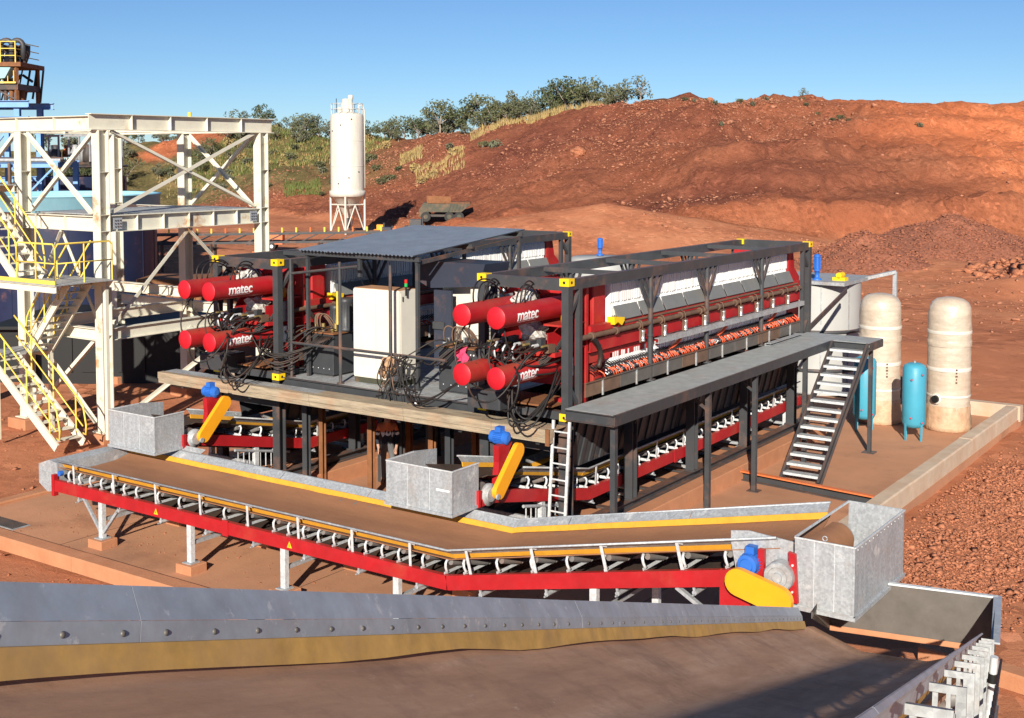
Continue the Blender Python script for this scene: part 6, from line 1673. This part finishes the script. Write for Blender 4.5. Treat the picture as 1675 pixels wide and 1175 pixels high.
MB().bar(Q(-2.05, -.03, 1.95), Q(2.35, -.03, 1.9), .1, .12).build('tray_rim', 'rusty', dt)
m = MB(); m.poly([Q(-2.9, .1, .5), Q(-1.9, .1, .5), Q(-1.9, .1, 1.9), Q(-2.4, .1, 1.95), Q(-2.9, .1, 1.2)], OY * 1.9); m.build('cab', 'olive', dt)
MB().bar(Q(-2.7, 1.1, .6), Q(1.5, 1.1, .6), .9, .25).build('chassis', 'shade_steel', dt)
for u in (-2.2, .2, 1.2):
    for v in (-.05, 1.95):
        w_ = MB().tube(Q(u, v, .5), Q(u, v + .3, .5), .5, 16).build('wheel', 'black', dt); MB().tube(Q(u, v - .02, .5), Q(u, v + .32, .5), .24, 10).build('rim', 'olive', w_)

# ================================================================== VEGETATION
def leaf_cloud(clumps, n, size, seed, flat=.75):
    q = np.random.RandomState(seed); vs = []; fs = []
    for (cx_, cy_, cz_, r) in clumps:
        d = q.normal(size=(n, 3)); d /= np.linalg.norm(d, axis=1)[:, None]
        rad = r * (.35 + .65 * q.rand(n, 1) ** .5); p = d * rad * np.array([1, 1, flat]) + np.array([cx_, cy_, cz_])
        a = q.normal(size=(n, 3)); a /= np.linalg.norm(a, axis=1)[:, None]; b = np.cross(a, q.normal(size=(n, 3))); b /= np.linalg.norm(b, axis=1)[:, None]
        s = size * (.6 + .8 * q.rand(n, 1))
        for k in range(n):
            i = len(vs); vs += [p[k] - a[k] * s[k], p[k] + b[k] * s[k] * .45, p[k] + a[k] * s[k], p[k] - b[k] * s[k] * .45]; fs.append((i, i + 1, i + 2, i + 3))
    return vs, fs
def make_tree(seed, h, w, leafm, nl=46, lean=0., sparse=1.):
    q = random.Random(seed)
    t = thing('gum_tree', 'tree', 'tree', (0, 0, 0))
    m = MB(); th = h * q.uniform(.18, .30); tops = []
    trunk = [(0, 0, -.4), (.05 + lean * .2, .03, th * .5), (lean * .6, .06, th)]
    m.path(trunk, .1, 7, rs=[.16, .12, .10])
    nb = q.randint(5, 7)
    for k in range(nb):
        a = 2 * math.pi * k / nb + q.uniform(-.3, .3); rr = w * q.uniform(.22, .48); z1 = h * q.uniform(.48, .93)
        e = Vector((lean + math.cos(a) * rr, math.sin(a) * rr, z1)); s = Vector((lean * .6, .06, th * q.uniform(.7, 1)))
        m.path(bez(s, s + Vector((math.cos(a) * rr * .25, math.sin(a) * rr * .25, (z1 - th) * .5)), e - Vector((0, 0, (z1 - th) * .35)), e, 7), .05, 5, rs=[.085 - .009 * i for i in range(8)])
        tops.append((e.x, e.y, e.z, w * q.uniform(.17, .25)))
        for j in range(2):
            f = Vector((e.x + q.uniform(-.35, .35) * w * .6, e.y + q.uniform(-.35, .35) * w * .6, e.z - q.uniform(0, .34) * h)); m.path([lerp(s, e, .6), f], .03, 4); tops.append((f.x, f.y, f.z, w * q.uniform(.15, .23)))
    tops.append((lean, 0, h * .92, w * .22))
    m.build('trunk', 'bark', t)
    vs, fs = leaf_cloud(tops, int(nl * sparse), .21, seed)
    mm = MB(); mm.add(vs, fs); mm.build('crown', leafm, t)
    return t
protos = [make_tree(1, 4.6, 4.4, 'leaf'), make_tree(2, 4.0, 4.8, 'leaf', 50), make_tree(3, 5.0, 4.0, 'leaf_dark', 44, .4), make_tree(4, 3.6, 3.6, 'leaf_grey', 40, -.3), make_tree(6, 4.2, 3.4, 'leaf_grey', 17, .2)]
used = set()
def plant(pi, U, V, sc, rot, label, group, name=None):
    p = protos[pi]
    o = p if pi not in used else copy_tree(p)
    used.add(pi)
    x, y = uv2xy(U, V); o.location = (x, y, float(height(U, V)) - .05); o.rotation_euler = (0, 0, rot); o.scale = (sc,) * 3
    tag(o, label, 'tree', group); return o
rv = random.Random(77)
RG, RL = 'gum trees along the ridge', 'grey-green gum tree in the row along the hill ridge'
sp_lab = {925: 'tallest dark gum tree with visible pale limbs at the top of the ridge row', 1046: 'thin see-through tree at the right end of the ridge row', 500: 'broad low dark tree on the skyline left of the silo', 948: 'spreading gum tree just right of the tallest one on the ridge', 720: 'wide gum tree with pale forked trunk right of the silo'}
for px, hpx, pi, dv in ((640, 34, 0, 0), (662, 40, 1, 3), (684, 36, 2, -2), (700, 50, 0, 3), (720, 54, 1, -1), (742, 42, 3, 2), (762, 56, 2, 0), (785, 60, 1, 2), (806, 46, 0, -2), (832, 52, 3, 1), (850, 44, 1, 4), (866, 38, 3, -1), (884, 52, 0, 3), (904, 56, 2, 2), (925, 66, 2, 0), (948, 58, 1, 1), (968, 46, 0, 3), (988, 40, 3, 2), (1006, 40, 4, 1), (1024, 44, 3, 3), (1046, 44, 4, 0), (500, 34, 1, 2), (478, 28, 0, 5), (522, 36, 0, 4), (545, 34, 3, 4), (600, 36, 2, 3), (580, 30, 1, 5)):
    V = float(np.interp((px - 837.5) / 2023 * 175, *_crv)) + 2 + dv; U = (px - 837.5) / 2023 * V
    hm = hpx / 2023 * V; base_h = (4.9, 4.3, 5.2, 3.9, 4.4)[pi]
    plant(pi, U, V, hm / base_h, rv.uniform(0, 6.28), sp_lab.get(px, RL), None if px in sp_lab else RG)
for k in range(34):
    px = rv.choice((rv.uniform(600, 800), rv.uniform(800, 1040))); V = float(np.interp((px - 837.5) / 2023 * 175, *_crv)) + rv.uniform(0, 6); U = (px - 837.5) / 2023 * V
    plant(rv.choice((0, 1, 3)), U, V, rv.uniform(.45, .72), rv.uniform(0, 6.28), 'low bushy gum filling the gaps in the ridge row', 'low gums along the ridge')
plant(4, 37.0, 158, .42, 1.0, 'lone small tree standing on the bare hilltop', None)
for k in range(46):
    V = rv.uniform(196, 236); px = rv.uniform(60, 540); U = (px - 837.5) / 2023 * V
    if math.hypot(U + 57, V - 216) < 9: continue
    plant(rv.choice((0, 1, 3, 3, 2)), U, V, rv.uniform(.5, .95), rv.uniform(0, 6.28), 'small gum tree scattered on the green hillside left of the silo', 'small trees on the left hillside')
# shrubs
def make_shrub(seed, leafm, r=.9, n=120):
    q = random.Random(seed); t = thing('shrub', 'shrub', 'shrub', (0, 0, 0))
    cl = [(q.uniform(-.5, .5) * r, q.uniform(-.5, .5) * r, r * q.uniform(.25, .65), r * q.uniform(.35, .55)) for _ in range(5)]
    vs, fs = leaf_cloud(cl, n // 3, .13, seed, .8); m = MB(); m.add(vs, fs); m.build('foliage', leafm, t)
    m = MB()
    for c in cl: m.path([(0, 0, -.2), (c[0] * .4, c[1] * .4, c[2] * .5), c[:3]], .025, 4)
    m.build('stems', 'bark', t); return t
sh = [make_shrub(1, 'leaf'), make_shrub(2, 'leaf_grey'), make_shrub(3, 'dry_grass'), make_shrub(4, 'leaf_dark')]; su = set()
def shrub(i, U, V, sc, label, group):
    o = sh[i] if i not in su else copy_tree(sh[i]); su.add(i)
    x, y = uv2xy(U, V); o.location = (x, y, float(height(U, V)) - .05); o.rotation_euler = (0, 0, rv.uniform(0, 6.28)); o.scale = (sc,) * 3; tag(o, label, 'shrub', group)
k = 0
while k < 110:
    px = rv.uniform(255, 640); V = rv.uniform(160, 228); U = (px - 837.5) / 2023 * V
    vt1 = float(np.interp(U, *_toe)); vc1 = float(np.interp(U, *_crv)); s = (V - vt1) / (vc1 - vt1)
    if math.hypot(U + 57, V - 216) < 10: continue
    if s < .2 + .12 * rv.random() + max(0, (U + 30) * .02): continue
    shrub(rv.choice((0, 0, 1, 2, 3)), U, V, rv.uniform(.6, 1.5), 'low bush on the overgrown hillside around the silo', 'bushes on the left hillside'); k += 1
for px, py_v, i in ((668, 172, 2), (652, 164, 3), (636, 160, 0), (680, 160, 2), (700, 158, 2), (735, 165, 1), (690, 150, 2), (742, 158, 2), (625, 158, 0), (676, 168, 2), (706, 152, 2), (790, 158, 0), (812, 156, 1)):
    shrub(i, (px - 837.5) / 2023 * py_v, py_v, rv.uniform(.9, 1.5), 'dry bush on the open red slope right of the silo', 'bushes on the red slope')
for px, V, i in ((1120, 151, 0), (1135, 149, 1), (1150, 152, 0), (1165, 150, 3), (1210, 150, 0), (1310, 151, 0), (1318, 148, 0), (1336, 146, 0), (1250, 152, 1), (1360, 143, 0), (1372, 142, 0), (1385, 141, 3), (1230, 148, 1), (1500, 138, 1), (1180, 140, 1)):
    shrub(i, (px - 837.5) / 2023 * V, V, rv.uniform(.4, .8), 'small scrubby bush on the upper face of the cut hill', 'bushes on the cut hill')
# grass
def grass(areas, matn, seed, label):
    q = np.random.RandomState(seed); vs = []; fs = []
    for px0, px1, v0, v1, n, hgt in areas:
        V = q.uniform(v0, v1, n); U = (q.uniform(px0, px1, n) - 837.5) / 2023 * V; Z = height(U, V); X, Y = uv2xy(U, V)
        for k in range(n):
            if math.hypot(U[k] + 57, V[k] - 216) < 9: continue
            h = hgt * q.uniform(.5, 1.2); a = q.rand() * 6.28; w = .07; lx, ly = q.normal(0, .2 * h, 2); c, s = math.cos(a) * w, math.sin(a) * w; i = len(vs)
            vs += [(X[k] - c, Y[k] - s, Z[k] - .05), (X[k] + c, Y[k] + s, Z[k] - .05), (X[k] + lx, Y[k] + ly, Z[k] + h)]; fs.append((i, i + 1, i + 2))
    m = MB(); m.add(vs, fs); o = m.build('grass', matn); tag(o, label, 'grass', kind='stuff'); return o
grass([(862, 925, 162, 168, 1800, .9), (930, 1000, 161, 166, 1500, .8), (655, 690, 166, 174, 700, .8), (470, 640, 184, 200, 1100, .5), (270, 470, 186, 220, 1500, .5), (680, 760, 150, 160, 700, .6), (770, 860, 166, 172, 1000, .7)], 'dry_grass', 4, 'tufts of dry yellow grass along the ridge and slopes')
grass([(465, 525, 166, 174, 1200, .5), (290, 480, 186, 220, 4500, .6), (480, 640, 186, 204, 3000, .5)], 'green_grass', 5, 'green grass at the foot of the overgrown hillside')

# ================================================================== PERSON
def person():
    x, y = -6.14, 2.15
    t = thing('person', 'person in dark hi-vis work shirt and white cap standing under the machine platform', 'person', (x, y, G))
    J = {'pel': (0, 0, .86), 'spi': (.02, 0, 1.05), 'chs': (.03, 0, 1.25), 'nck': (.05, 0, 1.40), 'hed': (.075, 0, 1.5), 'top': (.085, 0, 1.62),
         'lh': (0, .09, .82), 'lk': (.03, .11, .46), 'la': (-.02, .12, .09), 'lt': (.15, .14, .035), 'rh': (0, -.09, .82), 'rk': (.02, -.10, .46), 'ra': (-.03, -.11, .09), 'rt': (.14, -.13, .035),
         'ls': (.03, .18, 1.33), 'le': (.0, .24, 1.06), 'lw': (.14, .20, .86), 'lp': (.2, .18, .80), 'rs': (.03, -.18, 1.33), 're': (.0, -.24, 1.06), 'rw': (.14, -.20, .86), 'rp': (.2, -.18, .80)}
    rad = {'pel': .115, 'spi': .12, 'chs': .15, 'nck': .055, 'hed': .085, 'top': .075, 'lh': .09, 'rh': .09, 'lk': .062, 'rk': .062, 'la': .045, 'ra': .045, 'lt': .038, 'rt': .038, 'ls': .066, 'rs': .066, 'le': .047, 're': .047, 'lw': .033, 'rw': .033, 'lp': .04, 'rp': .04}
    E = [('pel', 'spi'), ('spi', 'chs'), ('chs', 'nck'), ('nck', 'hed'), ('hed', 'top'), ('pel', 'lh'), ('lh', 'lk'), ('lk', 'la'), ('la', 'lt'), ('pel', 'rh'), ('rh', 'rk'), ('rk', 'ra'), ('ra', 'rt'), ('chs', 'ls'), ('ls', 'le'), ('le', 'lw'), ('lw', 'lp'), ('chs', 'rs'), ('rs', 're'), ('re', 'rw'), ('rw', 'rp')]
    names = list(J); fc = R(-50); c, s = math.cos(fc), math.sin(fc)
    def rot(p): return (p[0] * c - p[1] * s, p[0] * s + p[1] * c, p[2])
    for side, k in (('l', 1), ('r', -1)):
        for f, (dx, dy, dz, L) in enumerate(((.03, .025, -.02, .075), (.035, .008, -.03, .085), (.03, -.008, -.035, .08), (.02, -.022, -.035, .065), (.05, .03, .02, .05))):
            b = J[side + 'p']; n1, n2 = '%sf%da' % (side, f), '%sf%db' % (side, f)
            J[n1] = (b[0] + dx, b[1] - k * dy, b[2] + dz); J[n2] = (b[0] + dx * 1.7, b[1] - k * dy * 1.1, b[2] + dz - L * .6); rad[n1] = rad[n2] = .0095; E += [(side + 'p', n1), (n1, n2)]
    names = list(J)
    me = bpy.data.meshes.new('body'); me.from_pydata([rot(J[n]) for n in names], [(names.index(a), names.index(b)) for a, b in E], [])
    ob = bpy.data.objects.new('body_src', me); COL.objects.link(ob)
    sk = ob.modifiers.new('s', 'SKIN'); sv = me.skin_vertices[0].data
    for i, n in enumerate(names): sv[i].radius = (rad[n],) * 2
    sv[0].use_root = True
    ss = ob.modifiers.new('u', 'SUBSURF'); ss.levels = 2; ss.render_levels = 2
    dg = bpy.context.evaluated_depsgraph_get(); dg.update()
    m2 = bpy.data.meshes.new_from_object(ob.evaluated_get(dg)); bpy.data.objects.remove(ob)
    m2.name = 'body'; m2.materials.clear()
    for k in ('cloth_grey', 'cloth_navy', 'cloth_orange', 'skin', 'boot', 'mark_white'): m2.materials.append(M[k])
    for p in m2.polygons:
        z = p.center.z; r = math.hypot(p.center.x, p.center.y); p.use_smooth = True
        if z < .14: k = 4
        elif z < .93: k = 0 if r < .2 else 3
        elif z > 1.405: k = 3
        elif z > 1.22: k = 2
        elif 1.12 < z < 1.18: k = 5
        else: k = 1
        if z < .88 and r > .19 and z > .6: k = 3
        p.material_index = k
    o = bpy.data.objects.new('body', m2); COL.objects.link(o); o.parent = t
    # head details as small shaped children
    def hp(px, py, pz): q = rot((px, py, pz)); return (x + q[0], y + q[1], G + q[2])
    m = MB(); m.lathe([(.1, 0), (.102, .03), (.09, .075), (.05, .1), (.001, .106)], 18, hp(.08, 0, 1.585)); m.poly([hp(.14, -.07, 1.59), hp(.24, -.05, 1.58), hp(.24, .05, 1.58), hp(.14, .07, 1.59)], (0, 0, .012)); m.build('cap', 'mark_white', t, label='white cap')
    m = MB(); m.lathe([(.014, 0), (.004, .02), (.001, .022)], 8, hp(.155, 0, 1.52), Vector(rot((1, 0, 0)))); m.build('nose', 'skin', t)
    for k in (-1, 1):
        m = MB(); m.lathe([(.011, 0), (.007, .006), (.001, .008)], 8, hp(.148, .03 * k, 1.55), Vector(rot((1, 0, 0)))); m.build('eye', 'black', t)
        m = MB(); m.lathe([(.02, 0), (.022, .008), (.008, .014)], 8, hp(.07, .086 * k, 1.535), Vector(rot((0, k, 0)))); m.build('ear', 'skin', t)
    m = MB(); m.bar(hp(.152, -.022, 1.478), hp(.152, .022, 1.478), .01, .008); m.build('mouth', 'red_dusty', t)
    return t
person()

for o in scene.objects:
    if o.type == 'MESH' and o.name.startswith(('hill_rubble', 'red_rubble')): pass
print('objects', len(scene.objects))
